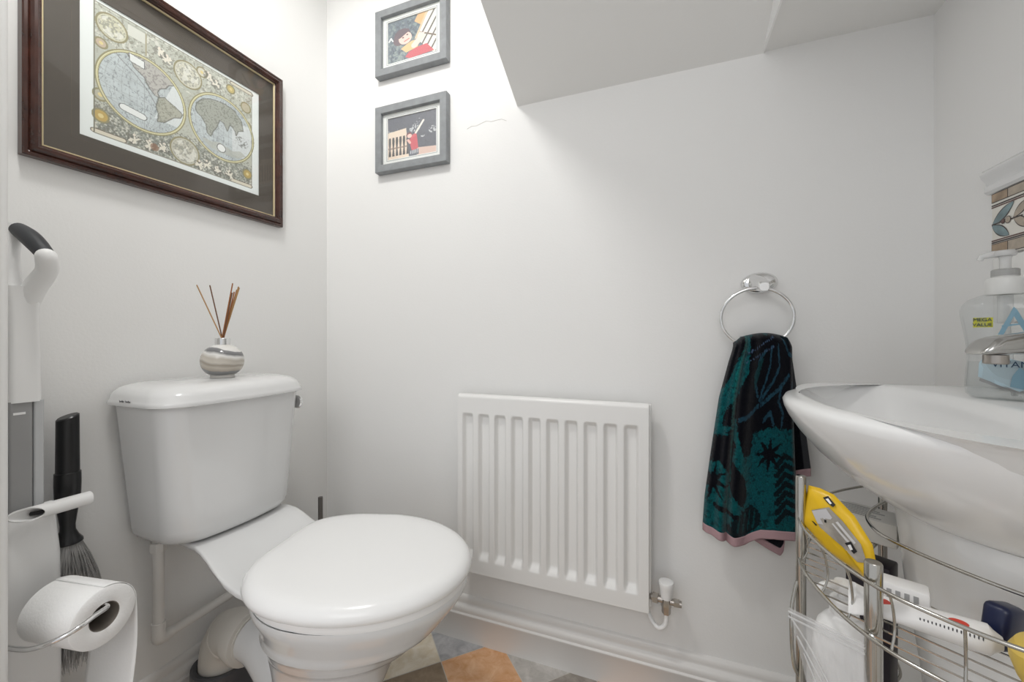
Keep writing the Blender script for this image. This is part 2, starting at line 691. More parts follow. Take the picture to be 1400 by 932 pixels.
def tank_ring(y0, y1, x0, x1, z, bow, rf, inset=0.0, n=10):
    """flat back on the wall, rounded front corners, bowed front"""
    y0, y1, x0, x1 = y0 + inset, y1 - inset, x0 + inset * 0.3, x1 - inset
    rf = max(0.004, min(rf, (y1 - y0) / 2 - 0.001, x1 - x0 - 0.005))
    rb = 0.012
    pts = []

    def arc(cx, cy, r, a0, a1):
        for k in range(n + 1):
            a = a0 + (a1 - a0) * k / n
            pts.append([cx + r * math.cos(a), cy + r * math.sin(a)])
    arc(x0 + rb, y0 + rb, rb, PI, 1.5 * PI)
    arc(x1 - rf, y0 + rf, rf, 1.5 * PI, 2 * PI)
    for k in range(1, 12):
        pts.append([x1, y0 + rf + (y1 - y0 - 2 * rf) * k / 12])
    arc(x1 - rf, y1 - rf, rf, 0, 0.5 * PI)
    arc(x0 + rb, y1 - rb, rb, 0.5 * PI, PI)
    yc, hw = (y0 + y1) / 2, (y1 - y0) / 2
    return [(x + bow * (1 - ((y - yc) / hw) ** 2) * ((x - x0) / (x1 - x0)), y, z) for x, y in pts]


bm = bmesh.new()
rings = []
for z, ins in ((0.455, 0.045), (0.457, 0.022), (0.464, 0.009), (0.476, 0.002), (0.49, 0.0)):
    rings.append(tank_ring(-0.560, -0.273, 0.012, 0.168, z, 0.018, 0.05, ins))
for k in range(1, 7):
    t = k / 6
    z = 0.49 + (0.7565 - 0.49) * t
    rings.append(tank_ring(-0.560 - 0.026 * t, -0.273 + 0.015 * t, 0.012, 0.168 + 0.010 * t, z, 0.018, 0.05 - 0.01 * t))
loft(bm, rings)
obj('tank', bm, M_CER, toilet, 50)
bm = bmesh.new()
L = (-0.598, -0.249, 0.006, 0.192)
rings = [tank_ring(*L, z, 0.018, 0.048, i) for z, i in
         ((0.7565, 0.010), (0.7565, 0.003), (0.758, 0.0005), (0.763, 0.0), (0.767, 0.0015), (0.771, 0.0035), (0.778, 0.005), (0.785, 0.0095),
          (0.792, 0.017), (0.797, 0.028), (0.800, 0.042), (0.802, 0.058))]
loft(bm, rings)
lidt = obj('tank_lid', bm, M_CER, toilet, 50)
# maker's script on the lid edge
bm = bmesh.new()
M_INK = mat('grey_ink', (0.06, 0.06, 0.065), 0.5)


for x0, n in ((0.060, 5), (0.081, 5)):
    R = []
    for k in range(n * 6 + 1):
        ph = k / 6 * 2 * PI
        tall = 2.0 if (k // 6) in (0, 3) else 1.0
        R.append((x0 + 0.0165 * k / (n * 6) + 0.0008 * math.sin(ph), -0.5978, 0.7678 + 0.0010 * math.cos(ph) * tall + 0.0006 * (tall - 1)))
    add_tube(bm, R, 0.00050, 5)
obj('maker_mark', bm, M_INK, lidt)
# flush lever on the far side
bm = bmesh.new()
add_lathe(bm, [(0.004, 0.0), (0.016, 0.0), (0.018, 0.003), (0.0165, 0.008), (0.010, 0.012), (0.002, 0.013)], (0.158, -0.2625, 0.722), 24, 'y')
obj('flush_button', bm, M_CHROME, toilet, 40)


def egg(cx, cy, af, ar, b, z, n=64, nr=2.6, rot=0.0, taper=0.0):
    pts = []
    nr0 = nr
    for k in range(n):
        a = 2 * PI * k / n
        c, s = math.cos(a), math.sin(a)
        nr = nr0 if (s >= 0 or not taper) else max(2.4, nr0 * 0.5)
        if c >= 0:
            x, y = af * c, b * s
        else:
            x = -ar * abs(c) ** (2 / nr)
            y = b * math.copysign(abs(s) ** (2 / nr), s) * (1 - taper * (x / ar) ** 2)
        x, y = x * math.cos(rot) - y * math.sin(rot), x * math.sin(rot) + y * math.cos(rot)
        pts.append((cx + x, cy + y, z))
    return pts


YT = -0.420
ROT = math.radians(6)
# pan: rim, tapering bowl with two mouldings, waist and foot
bm = bmesh.new()
rings = [egg(0.494, -0.413, 0.225, 0.17, 0.170, 0.406, rot=math.radians(10), taper=0.20),
         egg(0.494, -0.413, 0.238, 0.185, 0.180, 0.412, rot=math.radians(10), taper=0.20),
         egg(0.494, -0.413, 0.240, 0.187, 0.181, 0.406, rot=math.radians(10), taper=0.20),
         egg(0.494, -0.413, 0.236, 0.185, 0.178, 0.394, rot=math.radians(10), taper=0.20),
         egg(0.494, -0.413, 0.224, 0.178, 0.169, 0.376, rot=math.radians(10), taper=0.20),
         egg(0.490, -0.414, 0.212, 0.172, 0.159, 0.355, rot=math.radians(10), taper=0.20),
         egg(0.487, -0.415, 0.203, 0.166, 0.152, 0.340, rot=math.radians(10), taper=0.20),
         egg(0.484, YT, 0.198, 0.162, 0.149, 0.332, rot=math.radians(10), taper=0.20),
         egg(0.482, YT, 0.190, 0.156, 0.143, 0.326, rot=math.radians(10), taper=0.20),
         egg(0.478, YT, 0.182, 0.152, 0.138, 0.315, rot=math.radians(10), taper=0.20),
         egg(0.472, YT, 0.172, 0.145, 0.131, 0.300, rot=math.radians(10), taper=0.20),
         egg(0.470, YT, 0.168, 0.142, 0.128, 0.294, rot=math.radians(10), taper=0.20),
         egg(0.466, YT, 0.158, 0.136, 0.121, 0.289, rot=math.radians(10), taper=0.20),
         egg(0.458, YT, 0.142, 0.128, 0.110, 0.268),
         egg(0.448, YT, 0.128, 0.118, 0.098, 0.225),
         egg(0.440, YT, 0.118, 0.112, 0.090, 0.185),
         egg(0.432, YT, 0.114, 0.110, 0.087, 0.140),
         egg(0.425, YT, 0.118, 0.114, 0.090, 0.090),
         egg(0.420, YT, 0.128, 0.120, 0.098, 0.045),
         egg(0.418, YT, 0.136, 0.126, 0.104, 0.015),
         egg(0.418, YT, 0.138, 0.128, 0.105, 0.000)]
loft(bm, rings)
pan = obj('pan', bm, M_CER, toilet, 60)
# china shelf that carries the tank: sweeps from the tank foot down to the seat
bm = bmesh.new()
st = [(0.020, 0.4545, 0.100, 0.030), (0.10, 0.4545, 0.108, 0.034), (0.165, 0.4545, 0.116, 0.030), (0.192, 0.451, 0.119, 0.030), (0.220, 0.442, 0.121, 0.030),
      (0.245, 0.431, 0.123, 0.030), (0.268, 0.4225, 0.125, 0.028), (0.295, 0.416, 0.127, 0.028), (0.330, 0.411, 0.127, 0.030), (0.38, 0.402, 0.118, 0.035)]
rings = []
for x, z, hw, th in st:
    yc = -0.405 - 0.02 * min(1, max(0, (x - 0.17) / 0.2))
    ring = []
    prof = [(-0.99, -0.42), (-1.0, -0.12), (-0.985, -0.03), (-0.955, 0.0)] + [(-0.8 + 1.6 * k / 8, -0.0) for k in range(9)] + \
           [(0.955, 0.0), (0.985, -0.03), (1.0, -0.12), (0.99, -0.42), (0.78, -1), (0, -1), (-0.78, -1)]
    for u, v in prof:
        dish = -0.006 * max(0, 1 - (u / 0.9) ** 2) if x > 0.2 and v == 0 else 0
        ring.append((x, yc + u * hw, z + v * th * 0.9 + dish))
    rings.append(ring)
loft(bm, rings)
obj('cistern_shelf', bm, M_CER, toilet, 50)
# trap: bulge behind the pan swinging to the left wall
bm = bmesh.new()
path = smooth_path([(0.43, YT, 0.20), (0.37, YT + 0.006, 0.135), (0.31, YT + 0.012, 0.125), (0.262, YT + 0.016, 0.160), (0.225, YT + 0.018, 0.182), (0.186, YT + 0.02, 0.186)], 6)
add_tube(bm, path, [0.075, 0.074, 0.072, 0.070, 0.068, 0.066, 0.065, 0.064, 0.063, 0.062, 0.062, 0.061, 0.061] + [0.056 - 0.0003 * k for k in range(len(path) - 13)], 28)
obj('trap', bm, M_CER, toilet, 60)
# dark fixing bolt under the shelf
tube('fixing_bolt', [(0.172, -0.495, 0.436), (0.172, -0.495, 0.412)], 0.005, M_STEEL, toilet)


def lid_rings(cx, cy, af, ar, b, spec, rot, nr):
    return [egg(cx, cy, af - i, ar - i, b - i, z + 0.010, 96, nr, rot, 0.27) for z, i in spec]


LX, LY = 0.506, -0.411
ROTL = math.radians(11)
bm = bmesh.new()
outer = lid_rings(LX, LY, 0.226, 0.184, 0.178, ((0.404, 0.004), (0.402, 0.0), (0.409, -0.0015), (0.4165, 0.0), (0.4185, 0.005)), ROTL, 6.5)
loft(bm, outer)
obj('seat', bm, M_SEAT, toilet, 50)
bm = bmesh.new()
spec = ((0.4225, 0.012), (0.4195, 0.005), (0.4185, 0.0015), (0.4205, -0.0005), (0.426, -0.002), (0.432, -0.001), (0.438, 0.003), (0.4435, 0.009), (0.447, 0.018),
        (0.449, 0.030), (0.4500, 0.05), (0.4506, 0.08), (0.4510, 0.12))
loft(bm, lid_rings(LX, LY, 0.233, 0.196, 0.186, spec, ROTL, 7.0))
obj('lid', bm, M_SEAT, toilet, 50)
for s in (-1, 1):
    c = Vector((0.335 - 0.03, YT + s * 0.072 + 0.01, 0.412))
    tube('hinge', [c, c + Vector((0.008, 0, 0.014)), c + Vector((0.04, 0, 0.018))], 0.0075, M_SEAT, toilet)

# waste connector and soil pipe
waste = thing('waste_pipe', 'white plastic elbow and dark soil pipe behind the toilet pan', 'pipe', (0.075, -0.40, 0))
bm = bmesh.new()
path = smooth_path([(0.185, -0.405, 0.186), (0.15, -0.404, 0.186), (0.112, -0.402, 0.178), (0.085, -0.40, 0.150), (0.075, -0.40, 0.11), (0.075, -0.40, 0.06)], 6)
add_tube(bm, path, 0.051, 28)
add_tube(bm, [(0.148, -0.404, 0.186), (0.150, -0.404, 0.186), (0.176, -0.405, 0.186), (0.182, -0.405, 0.186)], [0.052, 0.0585, 0.0615, 0.060], 32)
add_tube(bm, [(0.098, -0.401, 0.168), (0.104, -0.401, 0.173), (0.110, -0.402, 0.177)], [0.0515, 0.0535, 0.0515], 28)
obj('connector', bm, M_PVC, waste, 50)
lathe('collar', [(0.05, 0.0), (0.062, 0.0), (0.062, 0.075), (0.066, 0.078), (0.066, 0.098), (0.062, 0.101), (0.053, 0.099), (0.053, 0.03)], (0.075, -0.40, 0), M_COLLAR, waste, 36)

# water pipe, down from the tank then along the wall
wp = thing('water_pipe', 'white painted pipe running down from the tank and along the left wall', 'pipe', (0.05, -0.527, 0.22))
px0 = (0.055, -0.527)
bm = bmesh.new()
add_tube(bm, [(0.055, -0.527, 0.456), (0.055, -0.527, 0.262)], 0.0105, 18)
add_tube(bm, [(0.055, -0.527, 0.27)] + smooth_path([(0.055, -0.527, 0.245), (0.054, -0.525, 0.232), (0.048, -0.512, 0.227), (0.045, -0.498, 0.2265)], 5), 0.0125, 18)
add_tube(bm, [(0.045, -0.50, 0.2265), (0.028, -0.13, 0.2265)], 0.0105, 18)
obj('pipe', bm, M_PIPE, wp, 50)
bm = bmesh.new()
add_lathe(bm, [(0.0105, 0.0), (0.0155, 0.0), (0.016, 0.003), (0.016, 0.017), (0.015, 0.020), (0.011, 0.020)], (0.055, -0.527, 0.428), 8)
obj('nut', bm, M_PIPE, wp, 20)

# toilet brush behind the pan
tb = thing('toilet_brush', 'dark chrome handle of a toilet brush standing behind the toilet', 'toilet brush', (0.128, -0.150, 0))
lathe('handle', [(0.003, 0.30), (0.0068, 0.30), (0.0068, 0.414), (0.0064, 0.416), (0.003, 0.4165), (0.0008, 0.4165)], (0.128, -0.150, 0), M_STEEL, tb, 20)
lathe('holder', [(0.038, 0), (0.040, 0.002), (0.040, 0.24), (0.038, 0.242), (0.012, 0.25), (0.009, 0.262), (0.0066, 0.305)], (0.128, -0.150, 0), M_CHROME, tb, 32)

# ------------------------------------------------------------------ reed diffuser on the tank
DX, DY, DZ = 0.106, -0.423, 0.8018
df = thing('reed_diffuser', 'round grey and white marbled reed diffuser bottle on the toilet tank lid', 'diffuser', (DX, DY, DZ))


def marble_mat():
    m = bpy.data.materials.new('marbled_glaze')
    m.use_nodes = True
    nt = m.node_tree
    b = nt.nodes['Principled BSDF']
    b.inputs['Roughness'].default_value = 0.15
    tc = nt.nodes.new('ShaderNodeTexCoord')
    mp = nt.nodes.new('ShaderNodeMapping')
    mp.inputs['Rotation'].default_value = (0.10, -0.12, 0)
    n = nt.nodes.new('ShaderNodeTexNoise')
    n.inputs['Scale'].default_value = 14
    n.inputs['Detail'].default_value = 3
    sep = nt.nodes.new('ShaderNodeSeparateXYZ')
    ma = nt.nodes.new('ShaderNodeMath')
    ma.operation = 'MULTIPLY_ADD'
    ma.inputs[1].default_value = 0.022
    ad = nt.nodes.new('ShaderNodeMath')
    ad.operation = 'MULTIPLY'
    ad.inputs[1].default_value = 11.7
    r = nt.nodes.new('ShaderNodeValToRGB')
    cr = r.color_ramp
    cols = [(0.0, (0.62, 0.60, 0.57)), (0.10, (0.60, 0.58, 0.55)), (0.13, (0.22, 0.22, 0.22)), (0.22, (0.24, 0.24, 0.24)), (0.25, (0.42, 0.37, 0.31)),
            (0.33, (0.55, 0.50, 0.43)), (0.40, (0.36, 0.32, 0.27)), (0.46, (0.60, 0.56, 0.50)), (0.55, (0.50, 0.46, 0.40)), (0.64, (0.74, 0.73, 0.71)),
            (0.70, (0.16, 0.16, 0.165)), (0.78, (0.22, 0.22, 0.225)), (0.80, (0.76, 0.75, 0.73)), (0.93, (0.70, 0.68, 0.64)), (1.0, (0.55, 0.51, 0.45))]
    cr.elements[0].position, cr.elements[0].color = cols[0][0], (*cols[0][1], 1)
    cr.elements[1].position, cr.elements[1].color = cols[-1][0], (*cols[-1][1], 1)
    for p, c in cols[1:-1]:
        e = cr.elements.new(p)
        e.color = (*c, 1)
    nt.links.new(tc.outputs['Object'], mp.inputs['Vector'])
    nt.links.new(mp.outputs['Vector'], n.inputs['Vector'])
    nt.links.new(mp.outputs['Vector'], sep.inputs[0])
    sb = nt.nodes.new('ShaderNodeMath')
    sb.operation = 'SUBTRACT'
    sb.inputs[1].default_value = 0.5
    nt.links.new(n.outputs['Fac'], sb.inputs[0])
    nt.links.new(sb.outputs[0], ma.inputs[0])
    nt.links.new(sep.outputs['Z'], ma.inputs[2])
    nt.links.new(ma.outputs[0], ad.inputs[0])
    nt.links.new(ad.outputs[0], r.inputs['Fac'])
    nt.links.new(r.outputs['Color'], b.inputs['Base Color'])
    return m


bm = bmesh.new()
prof = [(0.020, 0.0), (0.026, 0.001)]
for k in range(1, 20):
    a = -PI / 2 + PI * (0.12 + 0.80 * k / 20)
    prof.append((0.0440 * math.cos(a) ** 0.85, 0.0405 + 0.0390 * math.sin(a)))
prof += [(0.013, 0.0795), (0.010, 0.080)]
add_lathe(bm, prof, (0, 0, 0), 48)
fl = obj('flask', bm, marble_mat(), None, 60)
fl.parent = df
bm = bmesh.new()
add_lathe(bm, [(0.010, 0.0780), (0.0150, 0.0780), (0.0156, 0.079), (0.0156, 0.094), (0.0150, 0.095), (0.008, 0.095), (0.0075, 0.085)], (DX, DY, DZ), 32)
obj('collar', bm, M_CHROME, df, 30)
M_REED = mat('rattan_amber', (0.36, 0.13, 0.035), 0.6)
M_REED2 = mat('rattan_brown', (0.16, 0.075, 0.035), 0.65)
M_REED3 = mat('rattan_tan', (0.42, 0.24, 0.10), 0.65)
CR = Vector((math.cos(math.atan2(209, 550)), math.sin(math.atan2(209, 550)), 0))  # across the room, roughly
reeds = [(-0.062, 0.120, 0.010, M_REED3, 'single reed leaning furthest left in the diffuser', None),
         (-0.0245, 0.118, -0.004, M_REED2, 'dark reed standing apart left of the bundle in the diffuser', None)]
for q, (rx, rh, ry) in enumerate(((0.024, 0.110, 0.012), (0.027, 0.122, -0.006), (0.031, 0.116, 0.006), (0.035, 0.113, 0.0), (0.029, 0.100, -0.014), (0.022, 0.104, 0.002))):
    reeds.append((rx, rh, ry, (M_REED, M_REED2, M_REED3)[(0, 0, 2, 2, 1, 0)[q]], 'amber reed in the tight bundle leaning right in the diffuser', 'bundled diffuser reeds'))
base = Vector((DX, DY, DZ + 0.096))
DV = Vector((-CR.y, CR.x, 0))
for q, (rx, rh, ry, mm, lab, grp) in enumerate(reeds):
    tip = base + CR * rx * 1.08 + DV * ry + Vector((0, 0, rh * 1.06))
    dirv = (tip - base).normalized()
    off = CR * (-0.002 + 0.0007 * q) + DV * (0.0013 * ((q % 3) - 1))
    foot = base - dirv * 0.05 + off
    tag(tube('reed', [foot, tip + off], 0.00135, mm, None, 8), lab, 'reed', grp)

# ------------------------------------------------------------------ framed map on the left wall
fm = thing('framed_map', 'large framed antique map of two hemispheres on the left wall', 'picture', (0.0, -0.45, 1.23))
M_WOOD = mat('mahogany', (0.050, 0.016, 0.010), 0.25, vary=0.35, vary_scale=30, coat=0.3)
M_GILT = mat('gilt_slip', (0.58, 0.49, 0.30), 0.4, metal=0.4)
M_MOUNT = mat('dark_mount_card', (0.095, 0.080, 0.068), 0.85)
M_MLINE = mat('mount_line', (0.12, 0.10, 0.075), 0.8)
YA, YB, ZA, ZB = -0.716, -0.186, 1.231, 1.677


def rect_frame(bm, a0, a1, b0, b1, prof, plane, mi=0):
    """mitred moulding; prof: (inset from the outer edge, height off the wall)"""
    rings = []
    for ins, h in prof:
        q = [(a0 + ins, b0 + ins), (a1 - ins, b0 + ins), (a1 - ins, b1 - ins), (a0 + ins, b1 - ins)]
        rings.append([plane(a, b, h) for a, b in q])
    vr = [[bm.verts.new(p) for p in r] for r in rings]
    for A, B in zip(vr, vr[1:] + vr[:1]):
        for i in range(4):
            j = (i + 1) % 4
            bm.faces.new((A[i], A[j], B[j], B[i])).material_index = mi


pl_left = lambda a, b, h: (h, a, b)
bm = bmesh.new()
rect_frame(bm, YA, YB, ZA, ZB, [(0, 0.001), (0, 0.016), (0.002, 0.019), (0.006, 0.020), (0.0085, 0.0185), (0.010, 0.021), (0.013, 0.0245), (0.017, 0.0255), (0.020, 0.024),
                                (0.022, 0.020), (0.0235, 0.0195), (0.0245, 0.016), (0.026, 0.0145), (0.026, 0.004)], pl_left)
obj('frame', bm, M_WOOD, fm, 25)
bm = bmesh.new()
rect_frame(bm, YA + 0.0255, YB - 0.0255, ZA + 0.0255, ZB - 0.0255, [(0, 0.010), (0.0, 0.0150), (0.0015, 0.0152), (0.0028, 0.0135), (0.0028, 0.010)], pl_left)
obj('gilt_slip', bm, M_GILT, fm, 25)
bm = bmesh.new()
py0, py1, pz0, pz1 = -0.636, -0.256, 1.305, 1.597
rect_frame(bm, YA + 0.026, YB - 0.026, ZA + 0.026, ZB - 0.026, [(0, 0.006), (0, 0.0085), (0.052 - 0.0, 0.0085), (0.052, 0.006)], pl_left)
bm.free()
bm = bmesh.new()
o0, o1, p0, p1 = YA + 0.026, YB - 0.026, ZA + 0.026, ZB - 0.026
for lo, hi in (((0.005, o0, p0), (0.0085, py0, p1)), ((0.005, py1, p0), (0.0085, o1, p1)), ((0.005, py0, p0), (0.0085, py1, pz0)), ((0.005, py0, pz1), (0.0085, py1, p1))):
    add_box(bm, lo, hi)
mo = obj('mount', bm, M_MOUNT, fm, 0)
bm = bmesh.new()
rect_frame(bm, py0 - 0.0125, py1 + 0.0125, pz0 - 0.0125, pz1 + 0.0125, [(0, 0.0084), (0, 0.0087), (0.0009, 0.0087), (0.0009, 0.0084)], pl_left)
obj('wash_line', bm, M_MLINE, mo, 0)
box('backboard', (0.001, o0, p0), (0.005, o1, p1), M_MOUNT, fm)

# the print itself, drawn as colours on a fine grid
NX, NY = 520, 400
S, T = np.meshgrid(np.linspace(0, 1, NX), np.linspace(0, 1, NY))
AS = 0.292 / 0.380
paper = srgb(242, 247, 247)
col = np.ones((NY, NX, 3)) * paper


def blend(mask, c, k=1.0):
    mk = (np.asarray(mask, float) * k)[..., None]
    global col
    col = col * (1 - mk) + np.asarray(c) * mk


def disc(cx, cy, r):
    return np.hypot(S - cx, (T - cy) * AS)


inner = (S > 0.06) & (S < 0.945) & (T > 0.048) & (T < 0.975)
n1 = fbm(S * 40, T * 30, 3)
n2 = fbm(S * 110, T * 85, 9)
n3 = fbm(S * 9, T * 7, 21)
base = srgb(205, 205, 190)[None, None] * (1 - n3[..., None] * 0.35) + srgb(120, 140, 135)[None, None] * (n3[..., None] * 0.35)
blend(inner, base)
# decorated bands, top and bottom
blend(inner & (T < 0.24), srgb(120, 125, 115), 0.7 * n1 + 0.25)
blend(inner & (T < 0.30) & (n2 > 0.55), srgb(70, 72, 66), 0.6)
blend(inner & (T < 0.22) & (n2 < 0.38), srgb(232, 228, 214), 0.7)
blend(inner & (T > 0.72) & (n2 > 0.58), srgb(110, 108, 92), 0.55)
blend(inner & (T > 0.66) & (n1 < 0.36), srgb(238, 236, 226), 0.6)
blend(inner & (n2 > 0.62), srgb(140, 130, 100), 0.35)
# corner roundels and suns
for cx, cy, r, c in ((0.135, 0.85, 0.068, (214, 210, 180)), (0.518, 0.810, 0.080, (214, 210, 190)), (0.50, 0.161, 0.082, (200, 196, 178)), (0.79, 0.895, 0.028, (212, 188, 96)),
                     (0.087, 0.182, 0.034, (206, 168, 40)), (0.912, 0.172, 0.032, (200, 166, 50)), (0.085, 0.33, 0.030, (190, 186, 160)), (0.90, 0.80, 0.035, (196, 184, 150)),
                     (0.088, 0.70, 0.026, (205, 180, 150)), (0.60, 0.90, 0.03, (220, 214, 196)), (0.915, 0.64, 0.024, (200, 186, 170))):
    d = disc(cx, cy, r)
    blend(d < r, srgb(*c))
    blend((d < r * 0.86) & (n2 > 0.52) & (r > 0.04), srgb(120, 122, 108), 0.6)
    blend((d < r * 0.80) & (n1 < 0.42) & (r > 0.04), srgb(240, 238, 228), 0.7)
    blend(np.abs(d - r) < 0.0045, srgb(150, 140, 88))
    if r < 0.035:
        blend(d < r * 0.35, srgb(236, 214, 130))
# panels and scrolls
blend((S > 0.205) & (S < 0.292) & (T > 0.865) & (T < 0.945), srgb(222, 222, 212))
blend((np.abs(S - 0.292) < 0.003) & (T > 0.78) & (T < 0.95), srgb(170, 160, 120))
for a, b in (((0.06, 0.064), (0.185, 0.064)), ((0.80, 0.064), (0.935, 0.064)), ((0.80, 0.957), (0.94, 0.957))):
    d = seg_dist(S, T * 1, a, b)
    blend(d < 0.017, srgb(110, 90, 66))
    blend(d < 0.012, srgb(232, 222, 200))
# small pale figures among dark foliage along the borders
for k, (fx, fy) in enumerate(((0.385, 0.12), (0.63, 0.115), (0.70, 0.095), (0.31, 0.10), (0.235, 0.10), (0.36, 0.865), (0.64, 0.895), (0.69, 0.86), (0.40, 0.84), (0.585, 0.09), (0.78, 0.10))):
    rk = np.random.default_rng(200 + k)
    blend((np.hypot(S - fx, (T - fy) * AS) < 0.032) & (n2 > 0.40), srgb(96, 92, 78), 0.65)
    for q in range(5):
        a0, a1 = rk.uniform(-0.024, 0.024, 2), rk.uniform(-0.024, 0.024, 2)
        d = line_dist(S, T, [(fx + a0[0], fy + a0[1] * 1.3), (fx + 0.3 * (a0[0] + a1[0]), fy), (fx + a1[0], fy + a1[1] * 1.3)])
        blend(d < 0.0052, srgb(238, 230, 214))
    blend(np.hypot(S - fx, (T - fy - 0.035) * AS) < 0.007, srgb(238, 226, 210))
blend((np.hypot(S - 0.335, (T - 0.10) * AS) < 0.022), srgb(150, 96, 50), 0.8)
# hemispheres
for cx, cy, r in ((0.284, 0.478, 0.2235), (0.740, 0.498, 0.2235)):
    d = np.hypot(S - cx, (T - cy) * AS)
    ring = d < r
    blend(ring, srgb(206, 196, 130))
    blend(ring & (d > r - 0.006), srgb(150, 142, 84))
    blend(np.abs(d - (r - 0.0085)) < 0.002, srgb(232, 226, 176))
    sea = d < r - 0.018
    blend(np.abs(d - (r - 0.018)) < 0.003, srgb(120, 116, 80))
    blend(sea, srgb(196, 206, 210)[None, None] * (0.80 + 0.35 * fbm(S * 14, T * 11, 31)[..., None]))
    blend(sea & (fbm(S * 160, T * 60, 77) > 0.66), srgb(96, 108, 122), 0.6)
    # graticule
    for k in range(-5, 6):
        if k:
            R = 0.22 * 5 / abs(k)
            cxx = cx + math.copysign(R - abs(k) * 0.0 - R + abs(k) * 0.036, k)
        xx = cx + k * 0.036 * np.sqrt(np.clip(1 - ((T - cy) * AS / 0.206) ** 2, 0, 1))
        blend(sea & (np.abs(S - xx) < 0.0012), srgb(130, 136, 140), 0.5)
    for k in range(-4, 5):
        yy = cy + k * 0.056 + 0.5 * k * ((S - cx) ** 2)
        blend(sea & (np.abs(T - yy) < 0.0016), srgb(130, 136, 140), 0.5)
    for k in range(5):
        blend(sea & (seg_dist(S, T, (cx - 0.2, cy + 0.14 - 0.09 * k), (cx + 0.06, cy + 0.02 - 0.08 * k)) < 0.0014), srgb(120, 124, 130), 0.55)
    wob = 0.012 * (fbm(S * 45, T * 35, 55) - 0.5)
    if cx < 0.5:
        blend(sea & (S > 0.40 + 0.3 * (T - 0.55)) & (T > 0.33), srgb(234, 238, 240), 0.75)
        land = [[(0.19, 0.76), (0.24, 0.64), (0.285, 0.60), (0.31, 0.54), (0.335, 0.51), (0.36, 0.505), (0.35, 0.54), (0.365, 0.58), (0.39, 0.60), (0.41, 0.64), (0.44, 0.66), (0.43, 0.71),
                 (0.38, 0.74), (0.33, 0.76), (0.27, 0.78)],
                [(0.352, 0.50), (0.385, 0.525), (0.43, 0.50), (0.485, 0.455), (0.475, 0.42), (0.44, 0.40), (0.41, 0.36), (0.385, 0.325), (0.35, 0.31), (0.352, 0.36), (0.345, 0.43)]]
        for q, pts in enumerate(land):
            mk = poly_mask(S + wob, T + wob, pts)
            blend(sea & mk, srgb(190, 184, 176) if q == 0 else srgb(168, 166, 142), 0.85)
            blend(sea & (line_dist(S + wob, T + wob, pts + pts[:1]) < 0.0035), srgb(92, 92, 84), 0.8)
            blend(sea & mk & (n2 > 0.60), srgb(120, 108, 110) if q == 0 else srgb(120, 118, 98), 0.6)
        blend(sea & (line_dist(S, T, [(0.13, 0.72), (0.17, 0.66), (0.24, 0.60), (0.30, 0.52), (0.34, 0.44)]) < 0.003), srgb(120, 120, 124), 0.8)
        bx = poly_mask(S, T, [(0.213, 0.735), (0.282, 0.725), (0.282, 0.672), (0.216, 0.680)])
        blend(line_dist(S, T, [(0.213, 0.735), (0.282, 0.725), (0.282, 0.672), (0.216, 0.680), (0.213, 0.735)]) < 0.004, srgb(80, 84, 90))
        blend(bx, srgb(238, 240, 240))
        d2 = seg_dist(S, T, (0.19, 0.312), (0.272, 0.298))
        blend(d2 < 0.027, srgb(100, 104, 104))
        blend(d2 < 0.022, srgb(240, 242, 242))
    else:
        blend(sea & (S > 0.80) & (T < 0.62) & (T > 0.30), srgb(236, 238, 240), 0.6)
        pts = [(0.565, 0.61), (0.60, 0.67), (0.64, 0.70), (0.69, 0.72), (0.76, 0.73), (0.82, 0.71), (0.87, 0.64), (0.88, 0.56), (0.845, 0.54), (0.83, 0.49), (0.81, 0.54), (0.785, 0.56),
               (0.765, 0.49), (0.74, 0.55), (0.715, 0.56), (0.70, 0.50), (0.675, 0.44), (0.655, 0.38), (0.635, 0.40), (0.625, 0.47), (0.59, 0.52), (0.565, 0.55)]
        mk = poly_mask(S + wob, T + wob, pts)
        blend(sea & mk, srgb(160, 162, 146), 0.85)
        blend(sea & (line_dist(S + wob, T + wob, pts + pts[:1]) < 0.0035), srgb(92, 94, 84), 0.8)
        blend(sea & mk & (n2 > 0.58), srgb(112, 114, 98), 0.6)
        blend(sea & (np.hypot(S - 0.87, (T - 0.45)) < 0.05) & (n2 > 0.5), srgb(110, 112, 104), 0.8)
        pts = [(0.60, 0.34), (0.66, 0.34), (0.72, 0.36), (0.80, 0.33), (0.86, 0.36), (0.90, 0.33), (0.84, 0.28), (0.72, 0.27), (0.64, 0.29)]
        blend(sea & poly_mask(S + wob, T + wob, pts), srgb(186, 188, 176), 0.7)
        d2 = np.hypot((S - 0.726), (T - 0.315) * AS * 1.05)
        blend(d2 < 0.031, srgb(90, 92, 90))
        blend(d2 < 0.026, srgb(242, 243, 243))
blend((np.abs(S - 0.06) < 0.0025) | (np.abs(S - 0.945) < 0.0025), srgb(120, 116, 92), 1.0 * ((T > 0.048) & (T < 0.975)))
blend((np.abs(T - 0.048) < 0.003) | (np.abs(T - 0.975) < 0.003) | (np.abs(T - 0.955) < 0.002), srgb(150, 146, 130), 1.0 * ((S > 0.06) & (S < 0.945)))
col = np.clip(col * 0.90 + 0.085, 0, 0.93)
col = col * 0.8 + 0.2 * col.mean(-1, keepdims=True)
P = np.stack([np.full_like(S, 0.0062), py0 + S * (py1 - py0), pz0 + T * (pz1 - pz0)], -1)
M_PRINT = vc_mat('printed_paper', 0.7)
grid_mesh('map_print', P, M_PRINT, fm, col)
M_GLASS = clear_mat('picture_glass', (0.995, 1.0, 0.995), gloss=1.0, rough=0.01)
box('glass', (0.0100, o0, p0), (0.0118, o1, p1), M_GLASS, fm)

